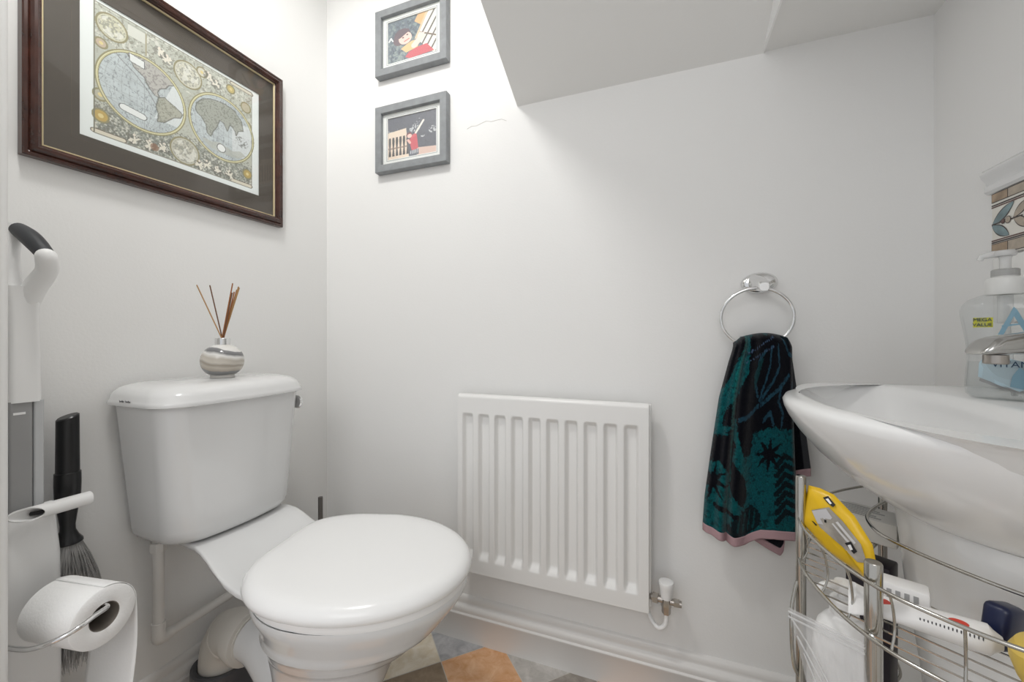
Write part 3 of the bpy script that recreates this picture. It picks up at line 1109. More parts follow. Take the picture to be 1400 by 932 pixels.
# ------------------------------------------------------------------ two small grey photo frames on the back wall
M_GREYF = mat('grey_stained_frame', (0.255, 0.268, 0.278), 0.55, bump=0.1, bump_scale=120, vary=0.12, vary_scale=40)
M_MATW = mat('white_mount_card', (0.83, 0.83, 0.82), 0.8)
M_CUT = mat('mount_bevel', (0.35, 0.36, 0.38), 0.8)
pl_back = lambda a, b, h: (a, -h, b)


def photo_frame(z0, label, painter):
    x0, x1, z1 = 0.226, 0.488, z0 + 0.210
    t = thing('photo_frame', label, 'picture', (0.357, 0, z0))
    bm = bmesh.new()
    rect_frame(bm, x0, x1, z0, z1, [(0, 0.001), (0, 0.0235), (0.0012, 0.0245), (0.0215, 0.0245), (0.0227, 0.0235), (0.0227, 0.006)], pl_back)
    obj('frame', bm, M_GREYF, t, 25)
    box('backboard', (x0 + 0.004, -0.006, z0 + 0.004), (x1 - 0.004, -0.001, z1 - 0.004), M_BLACK, t)
    a0, a1, b0, b1 = 0.266, 0.446, z0 + 0.040, z0 + 0.173
    i = 0.0222
    bm = bmesh.new()
    for lo, hi in (((x0 + i, -0.0120, z0 + i), (a0, -0.0085, z1 - i)), ((a1, -0.0120, z0 + i), (x1 - i, -0.0085, z1 - i)),
                   ((a0, -0.0120, z0 + i), (a1, -0.0085, b0)), ((a0, -0.0120, b1), (a1, -0.0065, z1 - i))):
        add_box(bm, lo, hi)
    m_ = obj('mount', bm, M_MATW, t, 0)
    bm = bmesh.new()
    rect_frame(bm, a0 - 0.004, a1 + 0.004, b0 - 0.004, b1 + 0.004, [(0, 0.0119), (0, 0.0123), (0.0014, 0.0123), (0.0014, 0.0119)], pl_back)
    obj('mount_bevel', bm, M_CUT, m_, 0)
    nx, ny = 230, 170
    U, V = np.meshgrid(np.linspace(0, 1, nx), np.linspace(0, 1, ny))
    cc = painter(U, V) * 0.86 + 0.11
    Pp = np.stack([a0 + U * (a1 - a0), np.full_like(U, -0.0086), b0 + V * (b1 - b0)], -1)
    Pp = Pp[:, ::-1]
    grid_mesh('photo_print', Pp, M_PRINT, t, cc[:, ::-1])
    box('glass', (x0 + i, -0.0150, z0 + i), (x1 - i, -0.0134, z1 - i), M_GLASS, t)
    return t


def mixc(c, m, k, a=1.0):
    m = np.asarray(m, float)[..., None] * a
    return c * (1 - m) + np.asarray(k) * m


def paint_close(U, V):
    """a child in a red top leaning over a slatted white rail, dark leaves behind"""
    n = fbm(U * 26, V * 20, 5)
    c = np.ones(U.shape + (3,)) * srgb(98, 110, 122)
    c = mixc(c, n > 0.62, srgb(140, 152, 150), 0.7)
    c = mixc(c, (n < 0.36), srgb(66, 76, 90), 0.8)
    c = mixc(c, (U < 0.35) & (V < 0.42) & (n > 0.5), srgb(150, 160, 156), 0.6)
    c = mixc(c, poly_mask(U, V, [(0.55, 0.86), (0.62, 1.0), (0.90, 1.0), (0.82, 0.80), (0.70, 0.72)]), srgb(224, 176, 122))
    rail = poly_mask(U, V, [(0.80, 1.01), (1.01, 1.01), (1.01, 0.0), (0.86, 0.06), (0.60, 0.44)])
    c = mixc(c, rail, srgb(244, 236, 224))
    sl = np.mod((U * 0.80 - V * 0.42) * 9.2, 1.0)
    c = mixc(c, rail & (sl < 0.28), srgb(96, 90, 88))
    c = mixc(c, rail & (np.abs(V + 0.55 * U - 0.93) < 0.02), srgb(120, 104, 92))
    c = mixc(c, seg_dist(U, V, (0.80, 0.98), (0.58, 0.46)) < 0.022, srgb(214, 190, 160))
    c = mixc(c, poly_mask(U, V, [(0.36, 0.08), (0.45, 0.02), (0.95, 0.05), (0.80, 0.26), (0.62, 0.24), (0.44, 0.18)]), srgb(204, 84, 96))
    c = mixc(c, poly_mask(U, V, [(0.27, 0.30), (0.38, 0.18), (0.62, 0.24), (0.66, 0.42), (0.50, 0.42), (0.40, 0.38)]), srgb(232, 190, 136))
    c = mixc(c, np.hypot((U - 0.30), (V - 0.60)) < 0.175, srgb(96, 76, 88))
    c = mixc(c, np.hypot((U - 0.24), (V - 0.52)) < 0.13, srgb(104, 82, 92))
    c = mixc(c, np.hypot((U - 0.36) * 1.0, (V - 0.53) * 0.95) < 0.135, srgb(246, 206, 196))
    c = mixc(c, seg_dist(U, V, (0.24, 0.60), (0.40, 0.70)) < 0.045, srgb(96, 76, 88))
    c = mixc(c, np.hypot(U - 0.315, (V - 0.555) * 1.3) < 0.022, srgb(80, 60, 62))
    c = mixc(c, np.hypot(U - 0.405, (V - 0.60) * 1.3) < 0.022, srgb(80, 60, 62))
    c = mixc(c, seg_dist(U, V, (0.345, 0.455), (0.44, 0.495)) < 0.014, srgb(206, 120, 116))
    c = mixc(c, seg_dist(U, V, (0.55, 0.30), (0.70, 0.46)) < 0.065, srgb(250, 212, 202))
    for k in range(4):
        c = mixc(c, seg_dist(U, V, (0.66, 0.42), (0.66 + 0.028 * k, 0.56 - 0.012 * k)) < 0.014, srgb(250, 214, 206))
    c = mixc(c, (seg_dist(U, V, (0.02, 0.55), (0.06, 0.62)) < 0.015) | (seg_dist(U, V, (0.06, 0.62), (0.10, 0.54)) < 0.012), srgb(248, 248, 248))
    return c


def paint_far(U, V):
    """a child in red by a pale balustrade holding up a white stick, dark night trees behind"""
    n = fbm(U * 40, V * 30, 15)
    c = np.ones(U.shape + (3,)) * srgb(82, 84, 98)
    c = mixc(c, n < 0.4, srgb(66, 68, 82), 0.8)
    for (x, y, r) in ((0.56, 0.66, 0.11), (0.92, 0.55, 0.08), (0.72, 0.45, 0.04), (0.64, 0.82, 0.05), (0.03, 0.66, 0.05), (0.22, 0.70, 0.03)):
        c = mixc(c, (np.hypot(U - x, V - y) < r) & (n > 0.56), srgb(206, 208, 212), 0.85)
    c = mixc(c, poly_mask(U, V, [(0.60, 0.19), (1.01, 0.15), (1.01, -0.01), (0.60, -0.01)]), srgb(222, 190, 178))
    bal = poly_mask(U, V, [(0, 0.66), (0.38, 0.70), (0.44, 0.0), (0.0, -0.01)])
    c = mixc(c, bal, srgb(234, 214, 196))
    for k in range(6):
        x = 0.035 + 0.075 * k
        c = mixc(c, bal & (np.abs(U - x) < 0.020 + 0.006 * np.sin(V * 18)) & (V < 0.53) & (V > 0.08), srgb(58, 52, 56))
    c = mixc(c, bal & (np.abs(V - 0.27) < 0.018), srgb(120, 90, 80), 0.7)
    c = mixc(c, seg_dist(U, V, (0.555, 0.50), (0.735, 0.80)) < 0.020, srgb(244, 236, 226))
    c = mixc(c, poly_mask(U, V, [(0.45, 0.40), (0.52, 0.52), (0.60, 0.50), (0.63, 0.18), (0.50, 0.12), (0.47, 0.26)]), srgb(206, 72, 88))
    c = mixc(c, seg_dist(U, V, (0.50, 0.46), (0.56, 0.50)) < 0.03, srgb(214, 90, 100))
    c = mixc(c, np.hypot(U - 0.445, (V - 0.52)) < 0.062, srgb(120, 60, 66))
    c = mixc(c, np.hypot(U - 0.45, (V - 0.495)) < 0.048, srgb(246, 200, 190))
    c = mixc(c, seg_dist(U, V, (0.42, 0.40), (0.46, 0.33)) < 0.024, srgb(240, 190, 180))
    c = mixc(c, poly_mask(U, V, [(0.47, 0.14), (0.64, 0.16), (0.64, 0.03), (0.45, 0.0)]), srgb(92, 96, 108))
    c = mixc(c, (np.mod(U * 30, 1) < 0.4) & poly_mask(U, V, [(0.47, 0.14), (0.64, 0.16), (0.64, 0.07), (0.46, 0.06)]), srgb(220, 222, 228))
    return c


photo_frame(1.735, 'upper small grey frame with a photo of a child leaning by white slats', paint_close)
photo_frame(1.427, 'lower small grey frame with a photo of a child in red beside a balustrade', paint_far)
# hairline crack in the paint
bm = bmesh.new()
add_tube(bm, [(0.545 + 0.016 * k, -0.0002, 1.522 + 0.003 * math.sin(k * 2.1) + 0.010 * math.sin(k * 0.35)) for k in range(9)], 0.0006, 5)
struct(obj('wall_back_crack', bm, mat('crack_grey', (0.60, 0.585, 0.56), 0.9), None))

# ------------------------------------------------------------------ radiator
rad = thing('radiator', 'white ribbed panel radiator on the back wall', 'radiator', (0.806, 0, 0.235))
RX0, RX1, RZ0, RZ1 = 0.547, 1.063, 0.235, 0.737
YF = -0.060
pitch = (1.048 - 0.553) / 10


def smoothstep(a, b, x):
    t = np.clip((x - a) / (b - a), 0, 1)
    return t * t * (3 - 2 * t)


xs = np.unique(np.concatenate([np.linspace(RX0, RX1, 60)] + [np.linspace(0.553 + k * pitch, 0.553 + (k + 1) * pitch, 25) for k in range(10)]))
zs = np.unique(np.concatenate([np.linspace(RZ0, RZ1, 40), np.linspace(RZ0 + 0.02, RZ0 + 0.075, 22), np.linspace(RZ1 - 0.075, RZ1 - 0.02, 22), np.linspace(RZ1 - 0.012, RZ1, 8)]))
X, Z = np.meshgrid(xs, zs)
fr = np.mod((X - 0.553) / pitch, 1.0)
chan = smoothstep(0.14, 0.30, fr) * (1 - smoothstep(0.70, 0.86, fr))
chan = np.where((X > 0.553) & (X < 0.553 + 10 * pitch), chan, 0)
zz = smoothstep(RZ0 + 0.036, RZ0 + 0.058, Z) * (1 - smoothstep(RZ1 - 0.066, RZ1 - 0.052, Z))
dep = 0.0155 * chan * zz
top = 0.007 * (np.clip((Z - (RZ1 - 0.010)) / 0.010, 0, 1)) ** 2
P = np.stack([X, YF + dep + top, Z], -1)
grid_mesh('front_panel', P, M_RAD, rad, smooth=60)
box('back_panel', (RX0 + 0.001, YF + 0.0165, RZ0 + 0.006), (RX1 + 0.006, -0.024, RZ1 - 0.004), M_RAD, rad, 0.002)
bm = bmesh.new()
add_box(bm, (RX0 - 0.001, YF + 0.0005, RZ0), (RX0 + 0.002, YF + 0.016, RZ1 - 0.004), 0.0008)
add_box(bm, (RX1 - 0.002, YF + 0.0005, RZ0), (RX1 + 0.0015, YF + 0.016, RZ1 - 0.004), 0.0008)
add_box(bm, (RX0, YF + 0.0008, RZ0 - 0.0015), (RX1, YF + 0.016, RZ0 + 0.001), 0.0008)
add_box(bm, (RX0, YF + 0.006, RZ1 - 0.0025), (RX1, YF + 0.016, RZ1 + 0.0005), 0.0012)
obj('edge_seam', bm, M_RAD, rad)
for x in (0.64, 0.97):
    for z in (0.32, 0.65):
        box('bracket', (x - 0.012, -0.026, z - 0.03), (x + 0.012, 0.0, z + 0.03), M_RAD, rad, 0.002)
VX, VY = 1.103, -0.046
vl = bmesh.new()
M_VALVE = mat('tarnished_chrome', (0.40, 0.37, 0.34), 0.28, metal=1.0)
add_tube(vl, [(1.062, VY + 0.006, 0.268), (1.080, VY, 0.268), (1.137, VY, 0.265)], 0.0075, 16)
add_tube(vl, [(1.073, VY + 0.002, 0.268), (1.085, VY, 0.268)], 0.0125, 6)
add_tube(vl, [(1.120, VY, 0.266), (1.132, VY, 0.266)], 0.010, 6)
add_lathe(vl, [(0.008, 0.0), (0.0095, 0.0), (0.0105, 0.004), (0.0105, 0.014), (0.012, 0.018), (0.0125, 0.034), (0.010, 0.042)], (VX, VY, 0.236), 6)
valve = obj('valve', vl, M_VALVE, rad, 30)
lathe('valve_cap', [(0.010, 0.272), (0.0125, 0.273), (0.0145, 0.290), (0.0165, 0.303), (0.0175, 0.309), (0.0165, 0.3125), (0.008, 0.3145), (0.001, 0.3148)], (VX, VY, 0), M_WPLAST, valve, 28)
tube('valve_pipe', smooth_path([(VX, VY, 0.238), (VX, VY, 0.222), (VX - 0.004, VY, 0.206), (VX - 0.018, VY + 0.002, 0.196), (VX - 0.034, VY + 0.012, 0.205), (VX - 0.045, VY + 0.030, 0.222), (VX - 0.05, -0.001, 0.232)], 6),
     0.0052, M_WPLAST, valve, 12)

# ------------------------------------------------------------------ towel ring and towel
tr = thing('towel_ring', 'chrome towel ring with an oval back plate on the back wall', 'towel ring', (1.305, 0, 1.02))
lathe('back_plate', [(0.030, 0.0), (0.0365, -0.001), (0.0365, -0.007), (0.033, -0.012), (0.027, -0.015), (0.020, -0.015), (0.004, -0.017), (0.0005, -0.017)], (1.304, 0, 1.024), M_CHROME, tr, 48, 'y', 1.02, 0.66, 0.06, 40)
bm = bmesh.new()
rings = []
for y, w_, h_, zc in ((-0.012, 0.016, 0.017, 1.026), (-0.025, 0.0145, 0.016, 1.022), (-0.038, 0.0135, 0.015, 1.017), (-0.050, 0.0125, 0.013, 1.012), (-0.056, 0.009, 0.009, 1.010)):
    rings.append([(1.296 + w_ * math.copysign(abs(math.cos(a)) ** 0.7, math.cos(a)) - 0.0 + 0.008 * (-0.012 - y) / 0.04, y, zc + h_ * math.copysign(abs(math.sin(a)) ** 0.7, math.sin(a))) for a in np.linspace(0, 2 * PI, 25)[:-1]])
loft(bm, rings)
obj('post', bm, M_CHROME, tr, 40)
RC = Vector((1.2925, -0.040, 0.943))
ringpts = []
for k in range(72):
    a = 2 * PI * k / 72
    ringpts.append(RC + Vector((0.0715 * math.cos(a), -0.006 * math.sin(a) + 0.0, 0.0655 * math.sin(a))))
tube('ring', ringpts, 0.0038, M_CHROME, tr, 14, True)

# towel
NU, NV = 200, 330
u1 = np.linspace(0, 1, NU)
v1 = np.linspace(0, 1, NV)
U, V = np.meshgrid(u1, v1)
tw = thing('hand_towel', 'dark teal and black patterned hand towel with pink hem hanging in the towel ring', 'towel', (1.29, -0.05, 0.43))


def lerp_tab(v, tab):
    return np.interp(v, [a for a, b in tab], [b for a, b in tab])


def paint_towel(U, V):
    teal = srgb(8, 78, 84)
    teal2 = srgb(14, 96, 98)
    navy = srgb(14, 74, 84)
    black = srgb(10, 12, 20)
    n = fbm(U * 30, V * 60, 41)
    nf = fbm(U * 120, V * 230, 44)
    c = np.ones(U.shape + (3,)) * teal
    c = mixc(c, n > 0.55, teal2, 0.5)
    c = mixc(c, (U > 0.45) & (V > 0.45) & (V < 0.95), navy, 0.45)
    wob = 0.05 * (fbm(U * 8, V * 14, 61) - 0.5) + 0.022 * (vnoise(U * 90, V * 170, 62) - 0.5)
    U = U + 0.016 * (vnoise(U * 80, V * 150, 63) - 0.5)
    V = V + 0.010 * (vnoise(U * 80, V * 150, 64) - 0.5)
    # big dark upper foliage
    dark = poly_mask(U + wob, V + wob, [(0.28, 0.0), (1.02, 0.0), (1.02, 0.47), (0.50, 0.50), (0.46, 0.60), (0.40, 0.62), (0.30, 0.50), (0.26, 0.30), (0.34, 0.20)])
    c = mixc(c, dark, black)
    c = mixc(c, poly_mask(U + wob, V + wob, [(0.0, 0.0), (0.22, 0.0), (0.20, 0.08), (0.12, 0.16), (0.0, 0.26)]), black)
    c = mixc(c, poly_mask(U + wob, V + wob, [(0.10, 0.36), (0.24, 0.30), (0.34, 0.34), (0.30, 0.42), (0.18, 0.45), (0.06, 0.44)]), black)
    c = mixc(c, poly_mask(U + wob, V + wob, [(0.0, 0.52), (0.20, 0.47), (0.30, 0.55), (0.26, 0.62), (0.40, 0.70), (0.46, 0.80), (0.42, 0.86), (0.30, 0.80), (0.22, 0.70), (0.10, 0.64), (0.0, 0.66)]), black)
    # teal outlines inside the foliage
    for pts in ([(0.52, 0.31), (0.45, 0.22), (0.48, 0.13), (0.58, 0.08)], [(0.55, 0.33), (0.62, 0.24), (0.66, 0.16), (0.66, 0.07)], [(0.57, 0.34), (0.72, 0.24), (0.80, 0.16), (0.76, 0.06)],
                [(0.58, 0.36), (0.80, 0.28), (0.94, 0.20)], [(0.54, 0.36), (0.40, 0.40), (0.30, 0.42)], [(0.84, 0.26), (0.80, 0.34), (0.86, 0.40), (0.84, 0.46)], [(0.98, 0.24), (0.95, 0.34), (0.99, 0.44)],
                [(0.86, 0.02), (0.94, 0.09), (1.0, 0.10)], [(0.62, 0.44), (0.70, 0.40), (0.74, 0.46)]):
        d = line_dist(U, V, pts)
        c = mixc(c, d < 0.012, srgb(36, 74, 92), 0.8)
    for k in range(12):
        for yo in (0.04, 0.085):
            c = mixc(c, np.hypot((U - 0.30 - 0.035 * k) * 0.5, V - yo - 0.045 + 0.006 * k) < 0.006, srgb(70, 92, 120), 0.8)
    c = mixc(c, poly_mask(U, V, [(0.46, 0.28), (0.42, 0.20), (0.48, 0.13), (0.55, 0.12), (0.50, 0.22)]), srgb(14, 62, 66), 0.8)
    c = mixc(c, line_dist(U, V, [(0.20, 0.0), (0.17, 0.20), (0.20, 0.42), (0.25, 0.70), (0.24, 0.90)]) < 0.02, srgb(40, 140, 134), 0.35)
    # eight-pointed stars
    for sx, sy, R in ((0.70, 0.615, 0.17), (0.05, 0.75, 0.20)):
        for k in range(8):
            a = PI * k / 4 + 0.1
            d = seg_dist(U, V * 1.9, (sx, sy * 1.9), (sx + R * math.cos(a), sy * 1.9 + R * math.sin(a)))
            rr = np.hypot(U - sx, (V - sy) * 1.9)
            c = mixc(c, d < 0.030 * (1.12 - rr / R), black)
    # ferns on the lower right and along the bottom
    for k in range(7):
        y = 0.64 + 0.047 * k
        d = line_dist(U, V * 1.9, [(1.0, y * 1.9), (0.88, y * 1.9 - 0.05), (0.78, (y + 0.035) * 1.9)])
        c = mixc(c, d < 0.024, black, 0.9)
    c = mixc(c, poly_mask(U + wob, V + wob, [(0.24, 0.97), (0.36, 0.88), (0.52, 0.86), (0.60, 0.90), (0.62, 0.985), (0.30, 1.0)]), black, 0.9)
    for k in range(4):
        c = mixc(c, line_dist(U, V, [(0.36 + 0.06 * k, 0.97), (0.38 + 0.06 * k, 0.89)]) < 0.009, srgb(12, 70, 74), 0.8)
    c = mixc(c, seg_dist(U, V, (0.10, 0.87), (0.36, 0.90)) < 0.012, black)
    c = mixc(c, (U > 0.975) & (V > 0.35), srgb(90, 100, 104), 0.7)
    c = mixc(c, vnoise(U * 45, V * 90, 66) > 0.78, black, 0.55)
    return c * (0.42 + 1.05 * nf[..., None])


XL = lerp_tab(V, [(0, 1.249), (0.05, 1.244), (0.1, 1.238), (0.3, 1.218), (0.6, 1.201), (0.85, 1.188), (1, 1.184)])
XR = lerp_tab(V, [(0, 1.350), (0.05, 1.357), (0.3, 1.358), (0.6, 1.361), (1, 1.366)])
ZT = 0.902 - 0.004 + 0.008 * np.sin(PI * np.clip((U - 0.15) / 0.85, 0, 1)) - 0.014 * (U < 0.14) * (1 - U / 0.14)
ZBt = lerp_tab(U, [(0, 0.470), (0.15, 0.462), (0.33, 0.452), (0.45, 0.456), (0.62, 0.475), (0.75, 0.480), (1, 0.482)])
Xf = XL + (XR - XL) * U
Zf = ZT + (ZBt - ZT) * V
fold = (0.011 * np.exp(-((U - 0.155 - 0.02 * V) / 0.05) ** 2) - 0.010 * np.exp(-((U - 0.235 - 0.02 * V) / 0.035) ** 2) + 0.012 * np.exp(-((U - 0.34) / 0.10) ** 2)
        + 0.008 * np.exp(-((U - 0.75) / 0.18) ** 2)) * (0.45 + 0.65 * V)
Yf = -0.056 - fold - 0.004 * np.sin(U * 5 + V * 2)
roll = np.clip(1 - V / 0.035, 0, 1)
Yf = Yf + 0.022 * (1 - np.sqrt(np.clip(1 - roll ** 2, 0, 1)))
edge = np.clip((U - 0.95) / 0.05, 0, 1)
Yf = Yf + 0.010 * edge ** 2
edge = np.clip((0.05 - U) / 0.05, 0, 1)
Yf = Yf + 0.010 * edge ** 2
P = np.stack([Xf, Yf, Zf], -1)
M_TOWEL = vc_mat('towel_terry', 0.95, 0.8, 700, 0.05, 0.25)
M_HEM = mat('pink_hem', (0.44, 0.29, 0.31), 0.9, bump=0.4, bump_scale=500, spec=0.1)
grid_mesh('front_fall', P, M_TOWEL, tw, paint_towel(U, V), 80, 0.005)
# front hem band
b = P[-1]
vv = np.linspace(-0.05, 1, 8)[:, None]
Hh = np.interp(u1, [0, 0.3, 1], [0.0165, 0.0185, 0.018])
Ph = np.stack([b[:, 0] * np.ones_like(vv), b[:, 1] + 0.0 * vv - 0.0005, b[:, 2] - vv * Hh], -1)
grid_mesh('front_hem', Ph, M_HEM, tw, None, 80, 0.0055)
# rear fall: turned out at the right and lower behind
U2, V2 = np.meshgrid(np.linspace(0, 1, 60), np.linspace(0, 1, 120))
XL2 = 1.262 + 0.0 * V2 - 0.020 * V2
XR2 = lerp_tab(V2, [(0, 1.349), (0.1, 1.360), (0.4, 1.372), (0.7, 1.388), (1.0, 1.398)])
Z20 = 0.900
Z2b = lerp_tab(U2, [(0, 0.470), (0.30, 0.455), (0.62, 0.430), (0.66, 0.440), (0.69, 0.48), (0.72, 0.60), (1, 0.612)])
X2 = XL2 + (XR2 - XL2) * U2
Z2 = Z20 + (Z2b - Z20) * V2
Y2 = -0.034 + 0.004 * np.sin(U2 * 9) + 0.012 * np.clip(V2, 0, 0.5) * U2
P2 = np.stack([X2, Y2, Z2], -1)
dk = np.ones(U2.shape + (3,)) * srgb(14, 16, 24) * (0.6 + 0.8 * fbm(U2 * 60, V2 * 130, 8)[..., None])
dk = mixc(dk, (U2 > 0.93), srgb(84, 86, 90), 0.6)
grid_mesh('rear_fall', P2, M_TOWEL, tw, dk, 80, 0.005)
b = P2[-1]
vv = np.linspace(-0.05, 1, 5)[:, None]
Ph = np.stack([b[:, 0] * np.ones_like(vv), b[:, 1] + 0 * vv, b[:, 2] - vv * 0.016], -1)
grid_mesh('rear_hem', Ph, M_HEM, tw, None, 80, 0.0055)
# fold over the ring
bm = bmesh.new()
rings = []
for k in range(25):
    t = k / 24
    x = 1.249 + 0.101 * t
    zc = float(np.interp(t, u1, ZT[0])) - 0.010
    rings.append([(x, -0.042 + 0.0135 * math.cos(a), zc + 0.0105 * math.sin(a)) for a in np.linspace(0, 2 * PI, 17)[:-1]])
loft(bm, rings)
fo = obj('fold_over_ring', bm, mat('towel_black', (0.006, 0.012, 0.016), 0.95, bump=0.6, bump_scale=600, spec=0.05), tw, 60)

# ------------------------------------------------------------------ basin, pedestal, tap
BXW = 1.613
BYC = -0.415


def d_out(A, bb, z, n=2.25, back=None, m=40, k2=16, xc=1.42):
    """front: superellipse from the wall; back: straight along the wall, or rounded for the bowl"""
    pts = []
    if back is None:
        for k in range(m + 1):
            a = -PI / 2 + PI * k / m
            pts.append((BXW - A * abs(math.cos(a)) ** (2 / n), BYC + bb * math.copysign(abs(math.sin(a)) ** (2 / n), math.sin(a)), z))
        for k in range(1, k2):
            pts.append((BXW, BYC + bb - 2 * bb * k / k2, z))
    else:
        af = xc - (BXW - A)
        for k in range(m + 1):
            a = -PI / 2 + PI * k / m
            pts.append((xc - af * abs(math.cos(a)) ** (2 / n), BYC + bb * math.copysign(abs(math.sin(a)) ** (2 / n), math.sin(a)), z))
        for k in range(1, k2):
            a = PI / 2 - PI * k / k2
            pts.append((xc + (back - xc) * abs(math.cos(a)) ** (2 / 3.0), BYC + bb * math.copysign(abs(math.sin(a)) ** (2 / 3.0), math.sin(a)), z))
    return pts


ZR = 0.813
basin = thing('washbasin', 'white ceramic pedestal washbasin with a wide curved rim at the right wall', 'basin', (1.5, BYC, 0.66))
bm = bmesh.new()
rings = [d_out(0.215, 0.140, 0.679), d_out(0.2275, 0.1495, 0.6775), d_out(0.234, 0.156, 0.681), d_out(0.254, 0.180, 0.692), d_out(0.283, 0.212, 0.713), d_out(0.309, 0.241, 0.738),
         d_out(0.3285, 0.264, 0.762), d_out(0.3410, 0.2785, 0.782), d_out(0.3470, 0.286, 0.796), d_out(0.3485, 0.2880, 0.804), d_out(0.3455, 0.285, 0.810), d_out(0.3375, 0.277, ZR),
         d_out(0.328, 0.267, ZR + 0.0005), d_out(0.322, 0.260, ZR + 0.0003, back=1.500), d_out(0.316, 0.253, ZR - 0.003, back=1.494), d_out(0.311, 0.245, ZR - 0.011, back=1.488),
         d_out(0.302, 0.230, ZR - 0.028, back=1.482), d_out(0.278, 0.192, ZR - 0.060, back=1.475), d_out(0.245, 0.138, ZR - 0.090, back=1.462),
         d_out(0.222, 0.085, ZR - 0.106, back=1.445), d_out(0.195, 0.03, ZR - 0.110, back=1.425)]
loft(bm, rings)
obj('bowl', bm, M_CERB, basin, 60)
# drain
lathe('drain', [(0.004, -0.002), (0.020, 0.0), (0.021, 0.002), (0.018, 0.0035), (0.008, 0.0025), (0.001, 0.002)], (1.421, BYC, ZR - 0.1095), M_CHROME, basin, 24)

ped = thing('basin_pedestal', 'white ceramic pedestal column under the washbasin', 'pedestal', (1.52, BYC, 0))
bm = bmesh.new()
rings = []
for z, A, bb in ((0.0, 0.205, 0.135), (0.03, 0.203, 0.132), (0.06, 0.192, 0.120), (0.14, 0.184, 0.108), (0.30, 0.186, 0.108), (0.45, 0.196, 0.116), (0.57, 0.212, 0.132), (0.63, 0.2175, 0.1395), (0.672, 0.2225, 0.146), (0.6765, 0.2215, 0.145)):
    rings.append(d_out(A, bb, z, 2.4))
loft(bm, rings)
obj('column', bm, M_CERB, ped, 60)

tap = thing('tap', 'chrome basin tap with its spout reaching over the bowl', 'tap', (1.535, -0.452, ZR))
lathe('tap_body', [(0.024, 0.0), (0.026, 0.002), (0.026, 0.006), (0.020, 0.010), (0.0185, 0.05), (0.021, 0.075), (0.024, 0.085), (0.020, 0.10), (0.006, 0.104), (0.001, 0.1045)], (1.535, -0.452, ZR + 0.0006), M_TAP, tap, 32)
bm = bmesh.new()
sp_d = Vector((-0.976, -0.190, 0)).normalized()
sp_n = Vector((-sp_d.y, sp_d.x, 0))
rings = []
for dd, zc, hw, hh, sl_ in ((0.0, 0.8935, 0.019, 0.016, 0), (0.03, 0.8945, 0.0175, 0.0145, 0), (0.06, 0.8935, 0.0165, 0.0125, 0), (0.085, 0.8915, 0.0160, 0.0108, 0.001),
                            (0.100, 0.8900, 0.0158, 0.0100, 0.004), (0.108, 0.8890, 0.0150, 0.0092, 0.006), (0.111, 0.8885, 0.0132, 0.0078, 0.006), (0.1122, 0.8882, 0.0100, 0.0056, 0.005)):
    c = Vector((1.538, -0.4515, zc)) + sp_d * dd
    ring = []
    for a_ in np.linspace(0, 2 * PI, 33)[:-1]:
        uu_ = math.copysign(abs(math.cos(a_)) ** 0.55, math.cos(a_))
        vv_ = math.copysign(abs(math.sin(a_)) ** 0.62, math.sin(a_))
        ring.append(c + sp_n * hw * uu_ + Vector((0, 0, hh * vv_)) - sp_d * sl_ * vv_)
    rings.append(ring)
loft(bm, rings)
obj('spout', bm, M_TAP, tap, 50)
lathe('aerator', [(0.0075, 0.004), (0.0098, 0.0035), (0.0100, -0.0055), (0.0092, -0.0065), (0.005, -0.0062), (0.001, -0.006)], (1.4445, -0.4697, 0.8760), M_VALVE, tap, 24)
bm = bmesh.new()
add_tube(bm, smooth_path([(1.535, -0.452, 0.915), (1.535, -0.452, 0.925), (1.56, -0.448, 0.935), (1.592, -0.442, 0.945)], 5), 0.007, 14)
obj('lever', bm, M_TAP, tap, 50)

# ------------------------------------------------------------------ hand soap bottle
SB = Vector((1.537, -0.323, ZR + 0.0006))
soap = thing('soap_bottle', 'clear pump bottle of hand soap standing behind the tap', 'soap bottle', tuple(SB))
tocam = (Vector((1.10, -1.08, 0)) - Vector((SB.x, SB.y, 0))).normalized()
sd = Vector((-tocam.y, tocam.x, 0))       # to the right as seen from the room
if sd.x < 0:
    sd = -sd
M_BOT = clear_mat('clear_bottle', (0.93, 0.94, 0.94), haze=0.10, haze_color=(0.78, 0.79, 0.79), gloss=1.0, rough=0.06)
M_LIQ = clear_mat('clear_soap', (0.95, 0.96, 0.96), haze=0.10, haze_color=(0.80, 0.82, 0.82), gloss=0.5, rough=0.08)
KS = 1.06
prof = [(0.024, 0.0), (0.030, 0.0012), (0.0345, 0.006), (0.0355, 0.016), (0.0345, 0.034), (0.0335, 0.055), (0.0345, 0.075), (0.0375, 0.095), (0.0395, 0.109), (0.0400, 0.116),
        (0.0385, 0.123), (0.033, 0.130), (0.024, 0.1345), (0.0165, 0.1375), (0.0135, 0.139), (0.0130, 0.142)]


def bottle_ring(r, h, dscale=0.62, n=48, p=2.5):
    out = []
    dr = min(r, max(0.0130, r * dscale)) if r > 0.0131 else r
    for k in range(n):
        a = 2 * PI * k / n
        c, s = math.cos(a), math.sin(a)
        pe = p if r > 0.02 else 2.0
        x = r * KS * math.copysign(abs(c) ** (2 / pe), c)
        y = dr * KS * math.copysign(abs(s) ** (2 / pe), s)
        out.append(SB + sd * x + tocam * y + Vector((0, 0, h * KS)))
    return out


